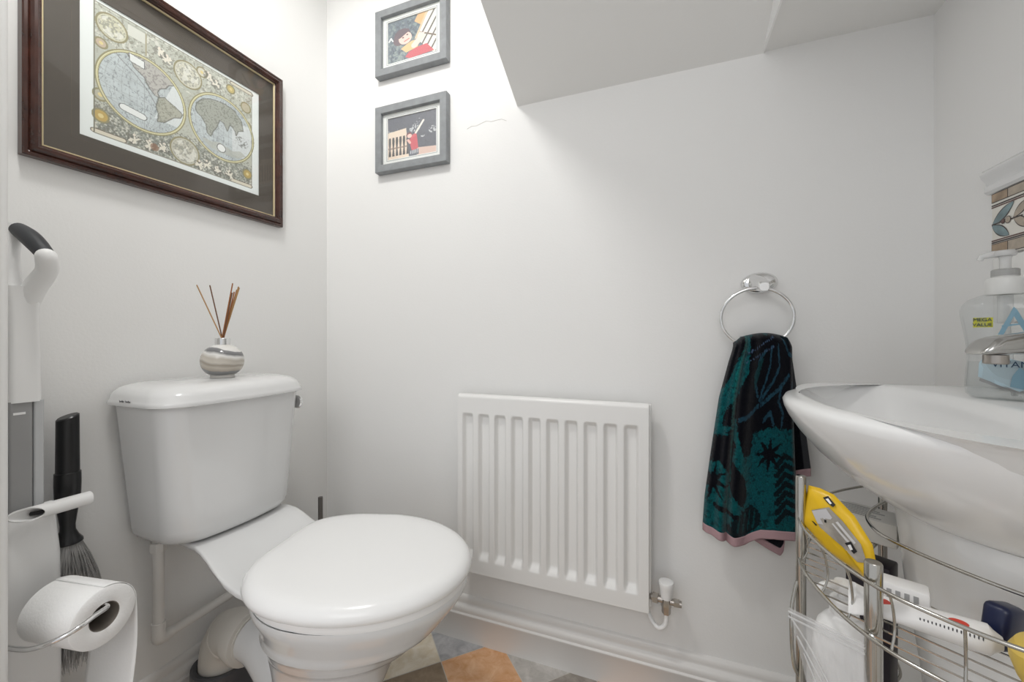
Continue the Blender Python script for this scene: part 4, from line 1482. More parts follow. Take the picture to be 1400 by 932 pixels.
bm = bmesh.new()
loft(bm, [bottle_ring(r, h) for r, h in prof])
obj('bottle_body', bm, M_BOT, soap, 60)
bm = bmesh.new()
loft(bm, [bottle_ring(r * 0.955, h + 0.001) for r, h in prof[:5]] + [bottle_ring(0.032, 0.048), bottle_ring(0.030, 0.0481)])
obj('liquid_soap', bm, M_LIQ, soap, 60)
M_PUMP = mat('pump_plastic', (0.72, 0.72, 0.70), 0.35)
M_PUMPG = mat('pump_ring', (0.38, 0.38, 0.37), 0.4)
M_PUMPT = clear_mat('pump_head_translucent', (0.9, 0.9, 0.9), haze=0.55, haze_color=(0.85, 0.85, 0.84), gloss=0.8, rough=0.15)
pump = lathe('pump_collar', [(0.0120, 0.140), (0.0180, 0.140), (0.0188, 0.142), (0.0188, 0.160), (0.0180, 0.1625), (0.0125, 0.1635), (0.0125, 0.169), (0.0115, 0.171), (0.005, 0.171)],
             tuple(SB + Vector((0, 0, 0.004))), M_PUMP, soap, 36)
lathe('pump_ring', [(0.0120, 0.1665), (0.0132, 0.1665), (0.0132, 0.1745), (0.0118, 0.176), (0.004, 0.176)], tuple(SB + Vector((0, 0, 0.003))), M_PUMPG, pump, 30)
bm = bmesh.new()
hb = SB + Vector((0, 0, 0.178))
add_tube(bm, [hb, hb + Vector((0, 0, 0.014)), hb + Vector((0, 0, 0.020))], [0.0055, 0.0055, 0.0065], 16)
add_lathe(bm, [(0.004, 0.0), (0.010, 0.001), (0.011, 0.005), (0.009, 0.0085), (0.001, 0.009)], tuple(hb + Vector((0, 0, 0.018))), 24)
add_tube(bm, [hb + Vector((0, 0, 0.0225)), hb - sd * 0.012 + Vector((0, 0, 0.0228)), hb - sd * 0.021 + Vector((0, 0, 0.021)), hb - sd * 0.023 + Vector((0, 0, 0.016))], [0.005, 0.0048, 0.004, 0.0032], 12)
obj('pump_head', bm, M_PUMPT, pump, 50)
tube('dip_tube', [SB + Vector((0, 0, 0.135)), SB + sd * 0.004 + Vector((0, 0, 0.06)), SB + sd * 0.008 + Vector((0, 0, 0.006))], 0.003, M_PUMPT, soap)
tube('pump_barrel', [SB + Vector((0, 0, 0.143)), SB + Vector((0, 0, 0.105))], 0.0075, M_PUMPT, soap, 18)

M_TXT = mat('label_navy', (0.02, 0.05, 0.10), 0.5)
M_LBLUE = mat('label_blue', (0.22, 0.38, 0.48), 0.5)
M_LPALE = mat('label_pale_blue', (0.46, 0.60, 0.67), 0.5)
M_LYEL = mat('label_yellow', (0.62, 0.60, 0.05), 0.5)


def on_bottle(x, h, lift=0.0006):
    """point on the bottle front, x to the right of its middle, height h"""
    r = np.interp(h, [p_[1] * KS for p_ in prof], [p_[0] * KS for p_ in prof])
    dr = r * 0.62
    t = min(0.98, abs(x) / r)
    y = dr * (1 - t ** 2.5) ** (1 / 2.5)
    return SB + sd * x + tocam * (y + lift) + Vector((0, 0, h))


def label_patch(name, pts, m, parent, lift=0.0006):
    bm = bmesh.new()
    # fan of small triangles that follow the curved front
    vs = [bm.verts.new(on_bottle(x, h, lift)) for x, h in pts]
    bm.faces.new(vs)
    bmesh.ops.triangulate(bm, faces=bm.faces[:])
    return obj(name, bm, m, parent, 0)


def label_text(name, body, size, x, h, m, parent, lift=0.0010):
    h = h - 0.0045
    mtx = Matrix.Identity(4)
    c = on_bottle(x, h, lift)
    dx = (on_bottle(x + 0.004, h, lift) - on_bottle(x - 0.004, h, lift)).normalized()
    up = Vector((0, 0, 1))
    nz = dx.cross(up)
    for i in range(3):
        mtx[i][0], mtx[i][1], mtx[i][2], mtx[i][3] = dx[i], up[i], nz[i], c[i]
    return text_mesh(name, body, size, mtx, m, parent)


label_patch('offer_flash', [(-0.0285, 0.0990), (-0.0105, 0.0990), (-0.0105, 0.1125), (-0.0285, 0.1125)], M_LYEL, soap)
label_text('offer_text', 'MEGA', 0.0066, -0.0200, 0.1138, M_TXT, soap)
label_text('offer_text', 'VALUE', 0.0062, -0.0200, 0.1070, M_TXT, soap)
# the big blue arrow-shaped letter
label_patch('label_letter', [(0.0070, 0.1260), (-0.0065, 0.0890), (-0.0015, 0.0890), (0.0078, 0.1150)], M_LBLUE, soap)
label_patch('label_letter', [(0.0070, 0.1260), (0.0100, 0.1215), (0.0225, 0.0890), (0.0170, 0.0890), (0.0070, 0.1140)], M_LBLUE, soap)
label_patch('label_letter', [(-0.003, 0.0990), (0.020, 0.1035), (0.020, 0.1055), (-0.003, 0.1015)], M_LBLUE, soap, 0.0008)
label_patch('label_drop', [(-0.024, 0.031), (-0.004, 0.020), (0.012, 0.014), (0.028, 0.022), (0.028, 0.050), (0.006, 0.056), (-0.016, 0.066), (-0.023, 0.050)], M_LPALE, soap)
label_patch('label_drop', [(-0.022, 0.029), (0.002, 0.019), (0.012, 0.0135), (0.012, 0.012), (-0.004, 0.0170), (-0.023, 0.0255)], M_GREYPLAST, soap, 0.0009)
label_patch('label_drop', [(0.004, 0.020), (0.014, 0.017), (0.024, 0.024), (0.020, 0.036), (0.012, 0.046), (0.006, 0.034)], M_LBLUE, soap, 0.0009)
label_text('label_text', 'VITAMIN', 0.0115, 0.0105, 0.0535, M_TXT, soap)

# ------------------------------------------------------------------ steam mop in the left corner
mop = thing('steam_mop', 'white upright steam mop with a dark grip in the corner beside the door', 'mop', (0.06, -0.73, 0))
bm = bmesh.new()


def rect_loft(bm, specs, bev=0.008):
    rings = []
    for z, x0, x1, y0, y1 in specs:
        ring = []
        r = min(bev, (x1 - x0) / 2.2, (y1 - y0) / 2.2)
        for cx, cy, a0 in ((x1 - r, y1 - r, 0), (x0 + r, y1 - r, PI / 2), (x0 + r, y0 + r, PI), (x1 - r, y0 + r, 1.5 * PI)):
            for k in range(5):
                a = a0 + PI / 2 * k / 4
                ring.append((cx + r * math.cos(a), cy + r * math.sin(a), z))
        rings.append(ring)
    loft(bm, rings)


rect_loft(bm, [(0.788, 0.036, 0.083, -0.752, -0.713), (0.86, 0.036, 0.083, -0.752, -0.714), (0.935, 0.037, 0.084, -0.753, -0.716), (0.965, 0.040, 0.088, -0.756, -0.716), (0.985, 0.047, 0.090, -0.757, -0.718)])
obj('shaft', bm, M_WPLAST, mop, 40)
Pn = Vector((0.1235, -0.724, 1.036))
Pf = Vector((0.046, -0.7315, 1.088))
bm = bmesh.new()
add_tube(bm, smooth_path([(0.068, -0.730, 0.955), (0.085, -0.724, 0.985), (0.107, -0.718, 1.012), Pn - Vector((0, 0, 0.004)), Pn + Vector((-0.004, -0.001, 0.007))], 6),
         list(np.interp(np.linspace(0, 1, 25), [0, 0.5, 0.85, 1], [0.017, 0.014, 0.0135, 0.009])), 18)
add_tube(bm, smooth_path([(0.058, -0.738, 0.955), (0.052, -0.7405, 0.99), (0.048, -0.7405, 1.04), Pf - Vector((0.002, 0.003, 0.012)), Pf + Vector((-0.001, -0.001, 0.008))], 6),
         list(np.interp(np.linspace(0, 1, 25), [0, 0.5, 0.85, 1], [0.017, 0.0115, 0.0105, 0.009])), 18)
obj('handle_fork', bm, M_WPLAST, mop, 50)
bm = bmesh.new()
ts = np.linspace(0.05, 0.98, 13)
add_tube(bm, [Pf + (Pn - Pf) * t + Vector((0, 0, 0.005 * math.sin(PI * t))) for t in ts], [0.0115 + 0.0025 * math.sin(PI * t) for t in ts], 20)
obj('grip', bm, M_GRIP, mop, 50)
bm = bmesh.new()
rect_loft(bm, [(0.600, 0.040, 0.081, -0.752, -0.724), (0.790, 0.040, 0.081, -0.752, -0.724)], 0.004)
wt = obj('water_tank', bm, M_GREYPLAST, mop, 40)
bm = bmesh.new()
rect_loft(bm, [(0.600, 0.040, 0.0815, -0.7235, -0.711), (0.790, 0.040, 0.0815, -0.7235, -0.711)], 0.003)
obj('side_rail', bm, M_CLEARGREY, mop, 40)
box('level_mark', (0.0810, -0.7475, 0.768), (0.0816, -0.7335, 0.772), M_WPLAST, wt)
bm = bmesh.new()
rect_loft(bm, [(0.05, 0.045, 0.075, -0.745, -0.712), (0.10, 0.035, 0.088, -0.758, -0.696), (0.30, 0.030, 0.092, -0.764, -0.690), (0.52, 0.030, 0.092, -0.764, -0.692), (0.585, 0.032, 0.090, -0.760, -0.697), (0.602, 0.036, 0.084, -0.755, -0.706)], 0.012)
obj('mop_body', bm, M_WPLAST, mop, 40)
bm = bmesh.new()
rect_loft(bm, [(0.006, 0.026, 0.205, -0.785, -0.672), (0.030, 0.028, 0.200, -0.783, -0.674), (0.048, 0.035, 0.150, -0.770, -0.686), (0.056, 0.042, 0.10, -0.755, -0.70)], 0.02)
obj('mop_head', bm, M_WPLAST, mop, 40)
bm = bmesh.new()
rect_loft(bm, [(0.0, 0.024, 0.207, -0.787, -0.670), (0.008, 0.024, 0.207, -0.787, -0.670)], 0.02)
obj('cloth_pad', bm, mat('pad_grey', (0.4, 0.4, 0.42), 0.95), mop, 40)

# white slanted nozzle clipped across the mop
nz = thing('crevice_nozzle', 'white tube nozzle with a slanted open end clipped across the mop', 'nozzle', (0.107, -0.71, 0.604))
bm = bmesh.new()
Ro, Ri = 0.0118, 0.0090
segn = 28
ro, ri, rb = [], [], []
y_end, y_cut = -0.662, -0.724
for k in range(segn):
    a = 2 * PI * k / segn
    c, s = math.cos(a), math.sin(a)
    # scarf cut facing the room (+x): the +x side stops early
    ycut = y_cut - 0.018 * (1 - c)
    ro.append((0.107 + Ro * c, ycut, 0.603 + Ro * s))
    ri.append((0.107 + Ri * c, ycut + 0.0005, 0.603 + Ri * s))
    rb.append((0.107 + Ri * c, -0.690, 0.603 + Ri * s))
re = [(0.107 + Ro * math.cos(2 * PI * k / segn), y_end, 0.603 + Ro * math.sin(2 * PI * k / segn)) for k in range(segn)]
re2 = [(0.107 + (Ro - 0.001) * math.cos(2 * PI * k / segn), y_end + 0.001, 0.603 + (Ro - 0.001) * math.sin(2 * PI * k / segn)) for k in range(segn)]
loft(bm, [rb, ri, ro, re, re2])
obj('nozzle_tube', bm, M_WPLAST, nz, 40)
tube('nozzle_slot', [(0.1155, -0.7215, 0.604), (0.109, -0.728, 0.602), (0.1005, -0.734, 0.601)], 0.0035, M_BLACK, nz)
bm = bmesh.new()
add_box(bm, (0.088, -0.716, 0.594), (0.098, -0.704, 0.612), 0.002)
obj('clip', bm, M_WPLAST, nz)

# black dusting brush hanging behind the nozzle
db = thing('dusting_brush', 'black handled brush with soft grey bristles hanging in the corner beside the mop', 'brush', (0.046, -0.668, 0.27))
bx, by = 0.046, -0.668
bm = bmesh.new()
hp = [(0.0135, 0.748), (0.0155, 0.746), (0.0158, 0.70), (0.0162, 0.645), (0.0180, 0.644), (0.0182, 0.622), (0.0176, 0.600), (0.0172, 0.597), (0.0160, 0.590), (0.0130, 0.565), (0.0105, 0.545), (0.0108, 0.535),
      (0.0150, 0.524), (0.0205, 0.516), (0.0210, 0.512), (0.018, 0.510), (0.004, 0.510)]
add_lathe(bm, hp, (bx, by, 0), 36)
for v in bm.verts:
    if v.co.z > 0.74:
        v.co.z += (v.co.y - by) * 0.35 + 0.002
obj('handle', bm, M_BLACK, db, 35)
bm = bmesh.new()
rb = random.Random(3)
for k in range(900):
    a = rb.random() * 2 * PI
    q = math.sqrt(rb.random())
    r0 = 0.017 * q
    L_ = 0.205 + 0.03 * rb.random()
    fl_ = 0.043 * q + rb.uniform(-0.006, 0.006)
    p0_ = Vector((bx + r0 * math.cos(a), by + r0 * math.sin(a), 0.514))
    da = rb.uniform(-0.8, 0.8)
    pts = []
    sc_ = rb.uniform(0.80, 1.12)
    for i in range(7):
        t = i / 6
        rr = r0 + (0.047 * q * sc_ - r0) * math.sin(0.5 * PI * min(1, t * 1.7)) * (1 - 0.45 * max(0, t - 0.55))
        p = Vector((bx + rr * math.cos(a + da * t), by + rr * math.sin(a + da * t), 0.514 - L_ * t))
        p.x = max(p.x, 0.003 + 0.004 * rb.random())
        pts.append(p)
    add_tube(bm, pts, [0.0007, 0.0008, 0.0008, 0.0008, 0.0007, 0.0005, 0.0003], 3)
br = obj('bristles', bm, mat('grey_bristle', (0.46, 0.45, 0.44), 0.7), db, 60, False)
br['kind'] = 'stuff'

# ------------------------------------------------------------------ toilet roll and its wire holder
F0 = Vector((0.240, -0.700, 0.441))
ax = Vector((-0.985, -0.172, 0)).normalized()
sx_ = Vector((-ax.y, ax.x, 0))
if sx_.y < 0:
    sx_ = -sx_
roll = thing('toilet_roll', 'white toilet paper roll with its tail hanging on a wire holder', 'toilet paper', tuple(F0 + ax * 0.055 - Vector((0, 0, 0.046))))


def circ(c, r, n=56):
    return [c + sx_ * r * math.cos(2 * PI * k / n) + Vector((0, 0, 1)) * r * math.sin(2 * PI * k / n) for k in range(n)]


RO, RI, RL = 0.0465, 0.0215, 0.108
bm = bmesh.new()
rr = [circ(F0 + ax * 0.0005, RI), circ(F0, RI + 0.0008), circ(F0, RO - 0.002), circ(F0 + ax * 0.0015, RO), circ(F0 + ax * (RL - 0.0015), RO), circ(F0 + ax * RL, RO - 0.002), circ(F0 + ax * RL, RI)]
loft(bm, rr, True, False, False)
obj('paper', bm, M_PAPER, roll, 40)
bm = bmesh.new()
loft(bm, [circ(F0 + ax * 0.0006, RI + 0.0003), circ(F0 + ax * RL, RI + 0.0003), circ(F0 + ax * RL, RI - 0.001), circ(F0 + ax * 0.0006, RI - 0.001), circ(F0 + ax * 0.0006, RI + 0.0003)], True, False, False)
obj('core', bm, M_CARD, roll, 40)
uu = np.linspace(0, 1, 14)
tv = np.linspace(0, 1, 40)
P = np.zeros((40, 14, 3))
for i, t in enumerate(tv):
    if t < 0.25:
        a = PI / 2 * (1 - t / 0.25)
        off = sx_ * (RO + 0.0012) * math.cos(a)
        z = (RO + 0.0012) * math.sin(a)
    else:
        q = (t - 0.25) / 0.75
        off = sx_ * (RO + 0.0012 - 0.012 * q + 0.004 * math.sin(q * 7))
        z = -0.33 * q
    for j, u in enumerate(uu):
        p = F0 + ax * (0.001 + u * (RL - 0.002)) + off + Vector((0, 0, z)) + sx_ * 0.002 * math.sin(u * 5 + t * 8) * max(0, t - 0.3)
        P[i, j] = p
grid_mesh('tail_sheet', P, M_PAPER, roll, None, 60, 0.0008)

hold = thing('toilet_roll_holder', 'chrome wire toilet roll holder fixed behind the door edge', 'toilet roll holder', (0.14, FY, 0.43))
lathe('wall_plate', [(0.004, 0.0), (0.022, 0.0), (0.024, 0.003), (0.020, 0.008), (0.008, 0.012), (0.001, 0.013)], (0.13, FY, 0.432), M_CHROME, hold, 28, 'y')
cin = F0 + Vector((0, 0, RI - 0.001 - 0.0042))
wire = smooth_path([(0.13, FY + 0.004, 0.432), (0.15, -0.788, 0.432), (0.192, -0.783, 0.4345), (0.235, -0.780, 0.444), (0.272, -0.770, 0.4585), (0.283, -0.751, 0.4655), (0.276, -0.728, 0.4685),
                    (0.262, -0.708, 0.4650), (0.243, -0.6995, 0.4592), tuple(cin + ax * 0.012), tuple(cin + ax * 0.05), tuple(cin + ax * 0.10)], 8)
tube('wire_arm', wire, 0.0036, M_CHROME, hold, 14)

# ------------------------------------------------------------------ wire rack around the pedestal
rack = thing('wire_rack', 'chrome wire storage rack standing around the basin pedestal', 'rack', (1.33, -0.45, 0))
posts = [((1.277, -0.4136), 0.7065, 0.0062), ((1.3035, -0.5535), 0.6650, 0.0077), ((1.455, -0.195), 0.690, 0.0062), ((1.545, -0.655), 0.69, 0.0077)]
for (x, y), h, r in posts:
    lathe('post', [(r * 0.8, 0.0), (r, 0.002), (r, 0.588 - 0.012), (r * 0.93, 0.586), (r * 0.93, 0.594), (r, 0.604), (r, h - 0.0015), (r * 0.9, h), (r * 0.3, h + 0.0006)], (x, y, 0), M_WIRE, rack, 20)
OUT = [(1.455, -0.202), (1.357, -0.284), (1.292, -0.370), (1.2715, -0.436), (1.278, -0.510), (1.2945, -0.562), (1.321, -0.597), (1.371, -0.632), (1.45, -0.655), (1.545, -0.663)]
INN = [(1.545, -0.640), (1.50, -0.592), (1.432, -0.540), (1.392, -0.497), (1.3615, -0.447), (1.357, -0.41), (1.3685, -0.368), (1.4045, -0.315), (1.45, -0.262), (1.462, -0.215)]
outp = smooth_path([(x, y, 0) for x, y in OUT], 8)
innp = smooth_path([(x, y, 0) for x, y in INN], 8)
for z, r in ((0.648, 0.0021), (0.592, 0.0021), (0.360, 0.0021), (0.305, 0.0021), (0.09, 0.0021)):
    loop = [Vector((p.x, p.y, z)) for p in outp + innp]
    tube('tier_rail', loop, r, M_WIRE, rack, 8, True)


def in_ring(x, y):
    poly = [(p.x, p.y) for p in outp + innp]
    ins = False
    n = len(poly)
    for i in range(n):
        x0, y0 = poly[i]
        x1, y1 = poly[(i + 1) % n]
        if (y0 > y) != (y1 > y) and x < (x1 - x0) * (y - y0) / (y1 - y0) + x0:
            ins = not ins
    return ins


wd = Vector((-0.81, 0.585, 0)).normalized()
wn = Vector((wd.y, -wd.x, 0))
cen = Vector((1.40, -0.45, 0))
for z in (0.592, 0.305, 0.09):
    bm = bmesh.new()
    for k in range(-14, 15):
        o_ = cen + wn * (0.0185 * k)
        run = []
        for q in range(-220, 221):
            p = o_ + wd * (q * 0.0015)
            if in_ring(p.x, p.y) and not (z > 0.5 and math.hypot(p.x - 1.313, p.y + 0.452) < 0.020):
                run.append(p)
            else:
                if len(run) > 8:
                    add_tube(bm, [Vector((run[0].x, run[0].y, z + 0.0005)), Vector((run[-1].x, run[-1].y, z + 0.0005))], 0.0011, 6)
                run = []
    obj('shelf_wires', bm, M_WIRE, rack, 50)
# loops tying the rails together
lo_pts = [outp[k] for k in (10, 17, 22, 30, 36, 44, 52, 60)]
for zlo, zhi in ((0.592, 0.648), (0.305, 0.360)):
    for p in lo_pts[::2] if zlo < 0.5 else lo_pts:
        v = (Vector((1.46, -0.42, 0)) - Vector((p.x, p.y, 0))).normalized()
        a, b_ = Vector((p.x, p.y, zhi)), Vector((p.x, p.y, zlo))
        tube('wire_loop', smooth_path([a, a.lerp(b_, 0.3) + v * 0.007, a.lerp(b_, 0.7) + v * 0.010, b_ + v * 0.004], 5), 0.0013, M_WIRE, rack, 8)
for x, y, z, r in ((1.3035, -0.5535, 0.590, 0.0077),):
    dv = (Vector((1.10, -1.08, 0)) - Vector((x, y, 0))).normalized()
    c = Vector((x, y, z)) + dv * (r - 0.001) - Vector((0.0015, 0, 0))
    tube('screw', [c, c + dv * 0.0015, c + dv * 0.0028], [0.0034, 0.0034, 0.0018], M_CHROME, rack, 14)
# wire hoops low at the left post
bm = bmesh.new()
add_tube(bm, smooth_path([(1.272, -0.416, 0.56), (1.264, -0.424, 0.53), (1.262, -0.43, 0.49), (1.266, -0.424, 0.45), (1.273, -0.416, 0.43)], 6), 0.0024, 10)
obj('wire_loop', bm, M_WIRE, rack, 50)


# ------------------------------------------------------------------ things on the rack
CAMP = Vector((1.10, -1.08, 0.90))
yw = math.atan2(209, 550)


def eye(px, py, t):
    """a room point estimated from the photograph: column, row and distance"""
    u, v = (px - 700) / 550.0, (460 - py) / 550.0
    return CAMP + t * Vector((-math.sin(yw) + u * math.cos(yw), math.cos(yw) + u * math.sin(yw), v))


def pillow(name, outline, thick, m, parent, normal, nring=7, crumple=0.0, seed=1):
    """closed soft packet from an outline: inflated front and back"""
    cen_ = sum(outline, Vector()) / len(outline)
    rn = random.Random(seed)
    bm = bmesh.new()
    front, back_ = [], []
    for i in range(nring + 1):
        s = 1 - i / (nring + 1)
        h = thick * (1 - s ** 2.2) ** 0.6
        cr = [crumple * rn.uniform(-1, 1) * (1 - s) for _ in outline]
        front.append([cen_ + (p - cen_) * s + normal * (h + c) for p, c in zip(outline, cr)])
        back_.append([cen_ + (p - cen_) * s - normal * (h * 0.7 + 0.0004) for p in outline])
    loft(bm, back_[::-1] + front)
    return obj(name, bm, m, parent, 70)


def subdiv_outline(pts, n=4):
    out = []
    for a, b_ in zip(pts, pts[1:] + pts[:1]):
        for k in range(n):
            out.append(a.lerp(b_, k / n))
    return out


# yellow wrapped pack
M_YEL = mat('yellow_wrap', (0.80, 0.50, 0.012), 0.3, bump=0.5, bump_scale=45)
M_WIN = mat('pack_picture', (0.36, 0.33, 0.29), 0.3, vary=0.35, vary_scale=40)
tt = lambda px_: 0.565 - (px_ - 1093) * (0.565 - 0.468) / 123.0
OUTP = [(1093, 710), (1099, 690), (1105, 663), (1121, 667), (1140, 676), (1168, 705), (1193, 745), (1199, 775), (1214, 826), (1198, 806), (1178, 786), (1130, 752)]
ol = [eye(a, b_, tt(a)) for a, b_ in OUTP]
nrm_ = (ol[3] - ol[0]).cross(ol[8] - ol[0]).normalized()
if nrm_.dot(CAMP - ol[0]) < 0:
    nrm_ = -nrm_
pk = thing('wrapped_pack', 'yellow soft plastic pack leaning in the top of the wire rack', 'packet', tuple(ol[9]))
pillow('pack', subdiv_outline(ol, 3), 0.010, M_YEL, pk, nrm_, crumple=0.0012)
cen_ = sum(ol, Vector()) / len(ol)


def pack_patch(name, pts, m, lift):
    o2 = [eye(a, b_, tt(a)) for a, b_ in pts]
    bm = bmesh.new()
    base_ = []
    for p in subdiv_outline(o2, 5):
        base_.append(p)
    c2 = sum(base_, Vector()) / len(base_)
    rings_ = []
    for s in (1.0, 0.75, 0.5, 0.25):
        rg = []
        for p in base_:
            q = c2 + (p - c2) * s
            rel = q - cen_
            rg.append(q + nrm_ * (pk_h(q) + lift))
        rings_.append(rg)
    loft(bm, rings_, True, False, True)
    return obj(name, bm, m, pk, 70)


def pk_h(q):
    """height of the inflated front over the outline plane"""
    rel = q - cen_
    best = 0.0
    n = len(ol)
    e1 = (ol[8] - ol[1]).normalized()
    e2 = nrm_.cross(e1)
    qx, qy = rel.dot(e1), rel.dot(e2)
    for i in range(n):
        a, b_ = ol[i] - cen_, ol[(i + 1) % n] - cen_
        ax_, ay_, bx_, by_ = a.dot(e1), a.dot(e2), b_.dot(e1), b_.dot(e2)
        den = qx * (by_ - ay_) - qy * (bx_ - ax_)
        if abs(den) < 1e-12:
            continue
        t = (ax_ * (by_ - ay_) - ay_ * (bx_ - ax_)) / den
        w_ = None
        if t > 0:
            ix, iy = qx * t, qy * t
            L2 = (bx_ - ax_) ** 2 + (by_ - ay_) ** 2
            w_ = ((ix - ax_) * (bx_ - ax_) + (iy - ay_) * (by_ - ay_)) / L2
            if -0.001 <= w_ <= 1.001:
                best = max(best, 1.0 / t)
    s = min(1.0, best)
    return 0.010 * (1 - s ** 2.2) ** 0.6


pack_patch('picture_panel', [(1116, 696), (1140, 692), (1160, 712), (1183, 742), (1191, 768), (1180, 766), (1160, 745), (1128, 718)], M_WIN, 0.0030)
pack_patch('picture_panel', [(1117, 697), (1137, 694), (1146, 706), (1138, 716), (1126, 714)], mat('pack_pale', (0.55, 0.54, 0.55), 0.35), 0.0036)
for q, pts in enumerate(([(1131, 679), (1137, 677), (1148, 689), (1146, 692), (1138, 686)], [(1117, 710), (1120, 711), (1126, 716), (1124, 717)], [(1136, 708), (1139, 709), (1139, 713), (1136, 712)],
                         [(1164, 740), (1172, 738), (1180, 752), (1176, 755)])):
    pack_patch('pack_mark', pts, M_BLACK, 0.0042)
for q, pts in enumerate(([(1135, 681), (1138, 680), (1144, 687), (1142, 688)], [(1168, 743), (1172, 742), (1175, 749), (1172, 750)])):
    pack_patch('pack_mark', pts, M_WPLAST, 0.0048)
M_WLINE = mat('pack_print_grey', (0.62, 0.61, 0.60), 0.4)
pack_patch('pack_mark', [(1151, 712), (1154, 711), (1178, 740), (1176, 742)], M_WLINE, 0.0042)
pack_patch('pack_mark', [(1146, 714), (1148, 713), (1170, 738), (1168, 740)], M_WLINE, 0.0042)

# white carton lying further back on the tier
M_CARTON = mat('white_carton', (0.70, 0.69, 0.66), 0.5)
ct = thing('white_carton', 'flat white carton with grey print lying behind the yellow pack', 'box', (1.39, -0.30, 0.594))
bm = bmesh.new()
add_box(bm, (-0.045, -0.030, 0), (0.045, 0.030, 0.034), 0.002)
bmesh.ops.transform(bm, matrix=Matrix.Translation((1.388, -0.298, 0.5945)) @ Matrix.Rotation(math.radians(-32), 4, 'Z'), verts=bm.verts[:])
obj('carton', bm, M_CARTON, ct)
bm = bmesh.new()
for k in range(6):
    add_box(bm, (-0.036 + 0.006 * (k % 2), -0.022 + 0.0075 * k, 0.034), (0.026 - 0.007 * (k % 3), -0.0185 + 0.0075 * k, 0.0345))
bmesh.ops.transform(bm, matrix=Matrix.Translation((1.388, -0.298, 0.5945)) @ Matrix.Rotation(math.radians(-32), 4, 'Z'), verts=bm.verts[:])
obj('printed_lines', bm, M_GREYPLAST, ct, 0)

# toothpaste-style tube lying on the tier
tubeth = thing('toothpaste_tube', 'white toothpaste tube with a red dot lying on the rack behind the near post', 'tube', (1.33, -0.545, 0.594))
a0_ = Vector((1.291, -0.528, 0.611))
a1_ = Vector((1.395, -0.566, 0.613))
dr_ = (a1_ - a0_).normalized()
sd_ = Vector((-dr_.y, dr_.x, 0))
rings = []
for t, wv, hv in ((0.0, 0.0165, 0.0012), (0.05, 0.0165, 0.0013), (0.06, 0.0162, 0.003), (0.25, 0.0155, 0.0075), (0.5, 0.0148, 0.0115), (0.8, 0.014, 0.0135), (0.92, 0.0138, 0.0138), (0.95, 0.010, 0.010), (1.0, 0.006, 0.006)):
    c = a0_.lerp(a1_, t)
    up_ = Vector((0, 0, 1))
    if t < 0.3:
        # the flat crimped end stands upright on edge a little
        th_ = 1.05 * (1 - t / 0.3)
    else:
        th_ = 0
    e1 = sd_ * math.cos(th_) + up_ * math.sin(th_)
    e2 = -sd_ * math.sin(th_) + up_ * math.cos(th_)
    rings.append([c + e1 * wv * math.cos(a) + e2 * hv * math.sin(a) for a in np.linspace(0, 2 * PI, 25)[:-1]])
bm = bmesh.new()
loft(bm, rings)
M_TP = mat('tube_white', (0.82, 0.81, 0.80), 0.25)
tb_ = obj('tube_body', bm, M_TP, tubeth, 50)
dcam = (CAMP - a0_).normalized()
cam_r = Vector((math.cos(yw), math.sin(yw), 0))


def dot(name, c, rx, ry, m, parent, nd, depth=0.0006):
    e1 = nd.cross(Vector((0, 0, 1))).normalized()
    e2 = e1.cross(nd)
    bm = bmesh.new()
    r_ = [[c + e1 * rx * math.cos(a) + e2 * ry * math.sin(a) + nd * d_ for a in np.linspace(0, 2 * PI, 21)[:-1]] for d_ in (0, depth)]
    loft(bm, r_)
    return obj(name, bm, m, parent, 0)


M_RED = mat('print_red', (0.55, 0.05, 0.03), 0.4)
pt = a0_.lerp(a1_, 0.27)
nd = (-sd_ * 0.75 + Vector((0, 0, 0.66))).normalized()
dot('red_dot', pt + nd * 0.0082, 0.006, 0.006, M_RED, tb_, nd)
pt = a0_.lerp(a1_, 0.74)
nd = (-sd_ * 0.55 + Vector((0, 0, 0.83))).normalized()
dot('red_dot', pt + nd * 0.0135, 0.007, 0.003, M_RED, tb_, nd)
bm = bmesh.new()
for k in range(16):
    c = a0_.lerp(a1_, 0.50 + 0.025 * k)
    nd = (-sd_ * 0.93 + Vector((0, 0, 0.36))).normalized()
    q = c + nd * 0.0139
    add_tube(bm, [q - Vector((0, 0, 0.0018 + 0.001 * (k % 3))), q + Vector((0, 0, 0.0018))], 0.00055, 4)
obj('printed_text', bm, M_INK, tb_, 0)

# second white pack behind the tube
sp = thing('paper_packet', 'small white printed packet lying behind the toothpaste tube', 'packet', (1.36, -0.50, 0.594))
bm = bmesh.new()
add_box(bm, (-0.020, -0.012, 0), (0.020, 0.012, 0.036), 0.003)
MX = Matrix.Translation((1.345, -0.515, 0.5945)) @ Matrix.Rotation(math.radians(-22), 4, 'Z')
bmesh.ops.transform(bm, matrix=MX, verts=bm.verts[:])
obj('wrapper', bm, M_TP, sp)
bm = bmesh.new()
for k in range(4):
    add_box(bm, (-0.014 + 0.007 * k, -0.0126, 0.014), (-0.010 + 0.007 * k, -0.0119, 0.030))
bmesh.ops.transform(bm, matrix=MX, verts=bm.verts[:])
obj('printed_text', bm, M_GREYPLAST, sp, 0)

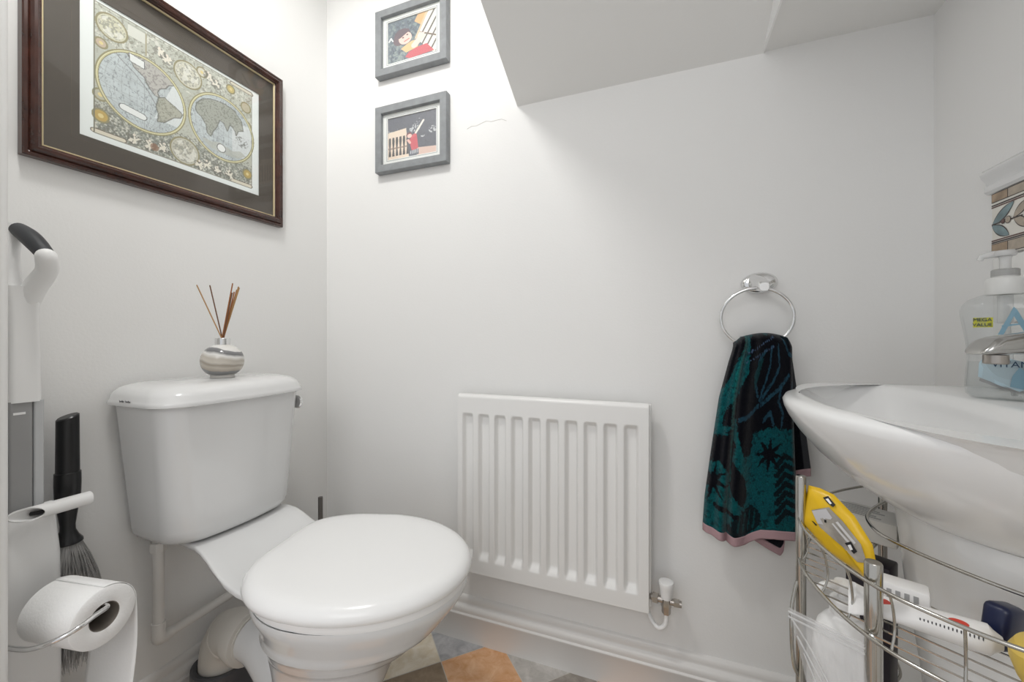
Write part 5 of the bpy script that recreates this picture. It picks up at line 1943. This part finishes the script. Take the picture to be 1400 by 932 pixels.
# navy box and yellow sponge at the right
nb = bmesh.new()
add_box(nb, (-0.016, -0.010, 0), (0.016, 0.010, 0.042), 0.006, 3)
bmesh.ops.transform(nb, matrix=Matrix.Translation((1.408, -0.540, 0.5945)) @ Matrix.Rotation(math.radians(35), 4, 'Z') @ Matrix.Rotation(math.radians(12), 4, 'Y'), verts=nb.verts[:])
tag(obj('navy_case', nb, mat('navy_plastic', (0.008, 0.014, 0.055), 0.3)), 'small dark navy plastic case on the rack in front of the pedestal', 'case')
bm = bmesh.new()
prof = [(0.012, 0.0), (0.020, 0.002), (0.026, 0.014), (0.030, 0.028), (0.0305, 0.036), (0.027, 0.042), (0.015, 0.0455), (0.001, 0.0465)]
add_lathe(bm, prof, (0, 0, 0), 32, 'z', 1.25, 0.8)
bmesh.ops.transform(bm, matrix=Matrix.Translation((1.415, -0.598, 0.5945)) @ Matrix.Rotation(math.radians(20), 4, 'Z'), verts=bm.verts[:])
tag(obj('yellow_soap', bm, mat('yellow_soft', (0.70, 0.50, 0.10), 0.4, bump=0.1)), 'pale yellow rounded sponge on the rack beside the navy case', 'sponge')

# white pump bottle on the lower tier
PBX, PBY, PBZ = 1.313, -0.452, 0.3075
pb = thing('pump_bottle', 'white pump bottle standing low inside the wire rack', 'bottle', (PBX, PBY, PBZ))
lathe('bottle', [(0.026, 0.0), (0.031, 0.003), (0.0325, 0.02), (0.0325, 0.19), (0.0315, 0.208), (0.0275, 0.224), (0.020, 0.235), (0.0145, 0.240), (0.0130, 0.243), (0.0130, 0.247)], (PBX, PBY, PBZ), M_WPLAST, pb, 40)
pc = lathe('pump_collar', [(0.0135, 0.241), (0.0150, 0.241), (0.0150, 0.258), (0.0135, 0.260), (0.006, 0.261), (0.0055, 0.270)], (PBX, PBY, PBZ), M_WPLAST, pb, 30)
bm = bmesh.new()
hb = Vector((PBX, PBY, PBZ + 0.268))
add_lathe(bm, [(0.006, 0.0), (0.0105, 0.001), (0.0115, 0.008), (0.010, 0.013), (0.001, 0.014)], tuple(hb), 24)
add_tube(bm, smooth_path([hb + Vector((0, 0, 0.008)), hb - cam_r * 0.015 + Vector((0, 0, 0.010)), hb - cam_r * 0.028 + Vector((0, 0, 0.008)), hb - cam_r * 0.033 + Vector((0, 0, 0.002))], 4),
         list(np.linspace(0.0058, 0.0036, 13)), 12)
obj('pump_head', bm, M_WPLAST, pc, 50)

# dark box behind, on the lower tier
dbx = bmesh.new()
add_box(dbx, (-0.026, -0.020, 0), (0.026, 0.020, 0.258), 0.003)
bmesh.ops.transform(dbx, matrix=Matrix.Translation((1.392, -0.318, 0.3075)) @ Matrix.Rotation(math.radians(-35), 4, 'Z'), verts=dbx.verts[:])
tag(obj('dark_box', dbx, mat('dark_plum', (0.010, 0.006, 0.012), 0.4)), 'tall dark plum box standing on the rack behind the pump bottle', 'box')

# clear zip bag
zb = thing('zip_bag', 'crinkled clear plastic zip bag slumped out of the front of the rack', 'bag', (1.27, -0.52, 0.307))
M_BAG = clear_mat('clear_polythene', (0.95, 0.95, 0.95), haze=0.27, haze_color=(0.90, 0.895, 0.89), gloss=2.4, rough=0.13, bump=0.6, bump_scale=55)
M_ZIP = clear_mat('zip_strip', (0.9, 0.9, 0.9), haze=0.45, haze_color=(0.85, 0.85, 0.85), gloss=1.3, rough=0.1)
NU_, NV_ = 44, 56
TLp, TRp = eye(1078, 830, 0.468), eye(1190, 884, 0.420)
BLp, BRp = Vector((1.272, -0.512, 0.308)), Vector((1.318, -0.560, 0.308))
nb_ = (TRp - TLp).cross(Vector((0, 0, 1))).normalized()
if nb_.dot(CAMP - TLp) < 0:
    nb_ = -nb_
for side, nm in ((1, 'bag_front'), (-1, 'bag_back')):
    P = np.zeros((NV_, NU_, 3))
    for i in range(NV_):
        for j in range(NU_):
            u, v = j / (NU_ - 1), i / (NV_ - 1)
            L0 = TLp.lerp(BLp, v) - cam_r * 0.0 + cam_r * 0.010 * math.sin(PI * v)
            R0 = TRp.lerp(BRp, v)
            p = L0.lerp(R0, u)
            bul = 0.016 * math.sin(PI * u) ** 0.7 * math.sin(PI * min(1, max(0, (v - 0.06)) * 0.95)) ** 0.7
            fx = float(fbm(np.array(u * 5.0 + 3 * side), np.array(v * 9.0), 71))
            fy = float(fbm(np.array(u * 9.0 + v * 4.0 + 3 * side), np.array(v * 5.0 - u * 6.0), 93, 2))
            cr = 0.034 * (0.12 - min(0.12, abs(fx - 0.5))) + 0.020 * (0.15 - min(0.15, abs(fy - 0.5)))
            cr = cr * 1.0 * min(1, 6 * u * (1 - u) * 2) * min(1, v * 5)
            P[i, j] = p + nb_ * (side * (bul * (0.9 if side > 0 else 0.25) + cr) + 0.0003 * side)
    grid_mesh(nm, P, M_BAG, zb, None, 70)
bm = bmesh.new()
for off in (0.004, 0.010):
    add_tube(bm, [TLp + (TRp - TLp) * (k / 12) - Vector((0, 0, off)) + nb_ * 0.0008 for k in range(13)], 0.0012, 6)
obj('zip_strip', bm, M_ZIP, zb, 50)
# folds of the film that catch the light
bm = bmesh.new()
for (u0, w0, u1_, w1_), am in (((0.02, 0.03, 0.95, 0.42), 0.03), ((0.05, 0.10, 0.80, 0.52), -0.04), ((0.10, 0.16, 0.62, 0.66), 0.05), ((0.06, 0.30, 0.40, 0.85), -0.04), ((0.35, 0.30, 0.98, 0.55), 0.03), ((0.30, 0.45, 0.70, 0.95), 0.04)):
    pts = []
    for k in range(25):
        t = k / 24
        u, v = u0 + (u1_ - u0) * t + am * math.sin(PI * t * 2), w0 + (w1_ - w0) * t + am * math.sin(PI * t)
        j, i = min(NU_ - 1, int(u * (NU_ - 1))), min(NV_ - 1, int(v * (NV_ - 1)))
        L0 = TLp.lerp(BLp, v) + cam_r * 0.010 * math.sin(PI * v)
        p = L0.lerp(TRp.lerp(BRp, v), u)
        bul = 0.016 * math.sin(PI * u) ** 0.7 * math.sin(PI * min(1, max(0, (v - 0.06)) * 0.95)) ** 0.7
        pts.append(p + nb_ * (0.9 * bul + 0.0055))
    add_tube(bm, smooth_path(pts[::3], 4), 0.0008 + 0.0004 * abs(am) * 20, 6)
obj('film_fold', bm, M_ZIP, zb, 60)
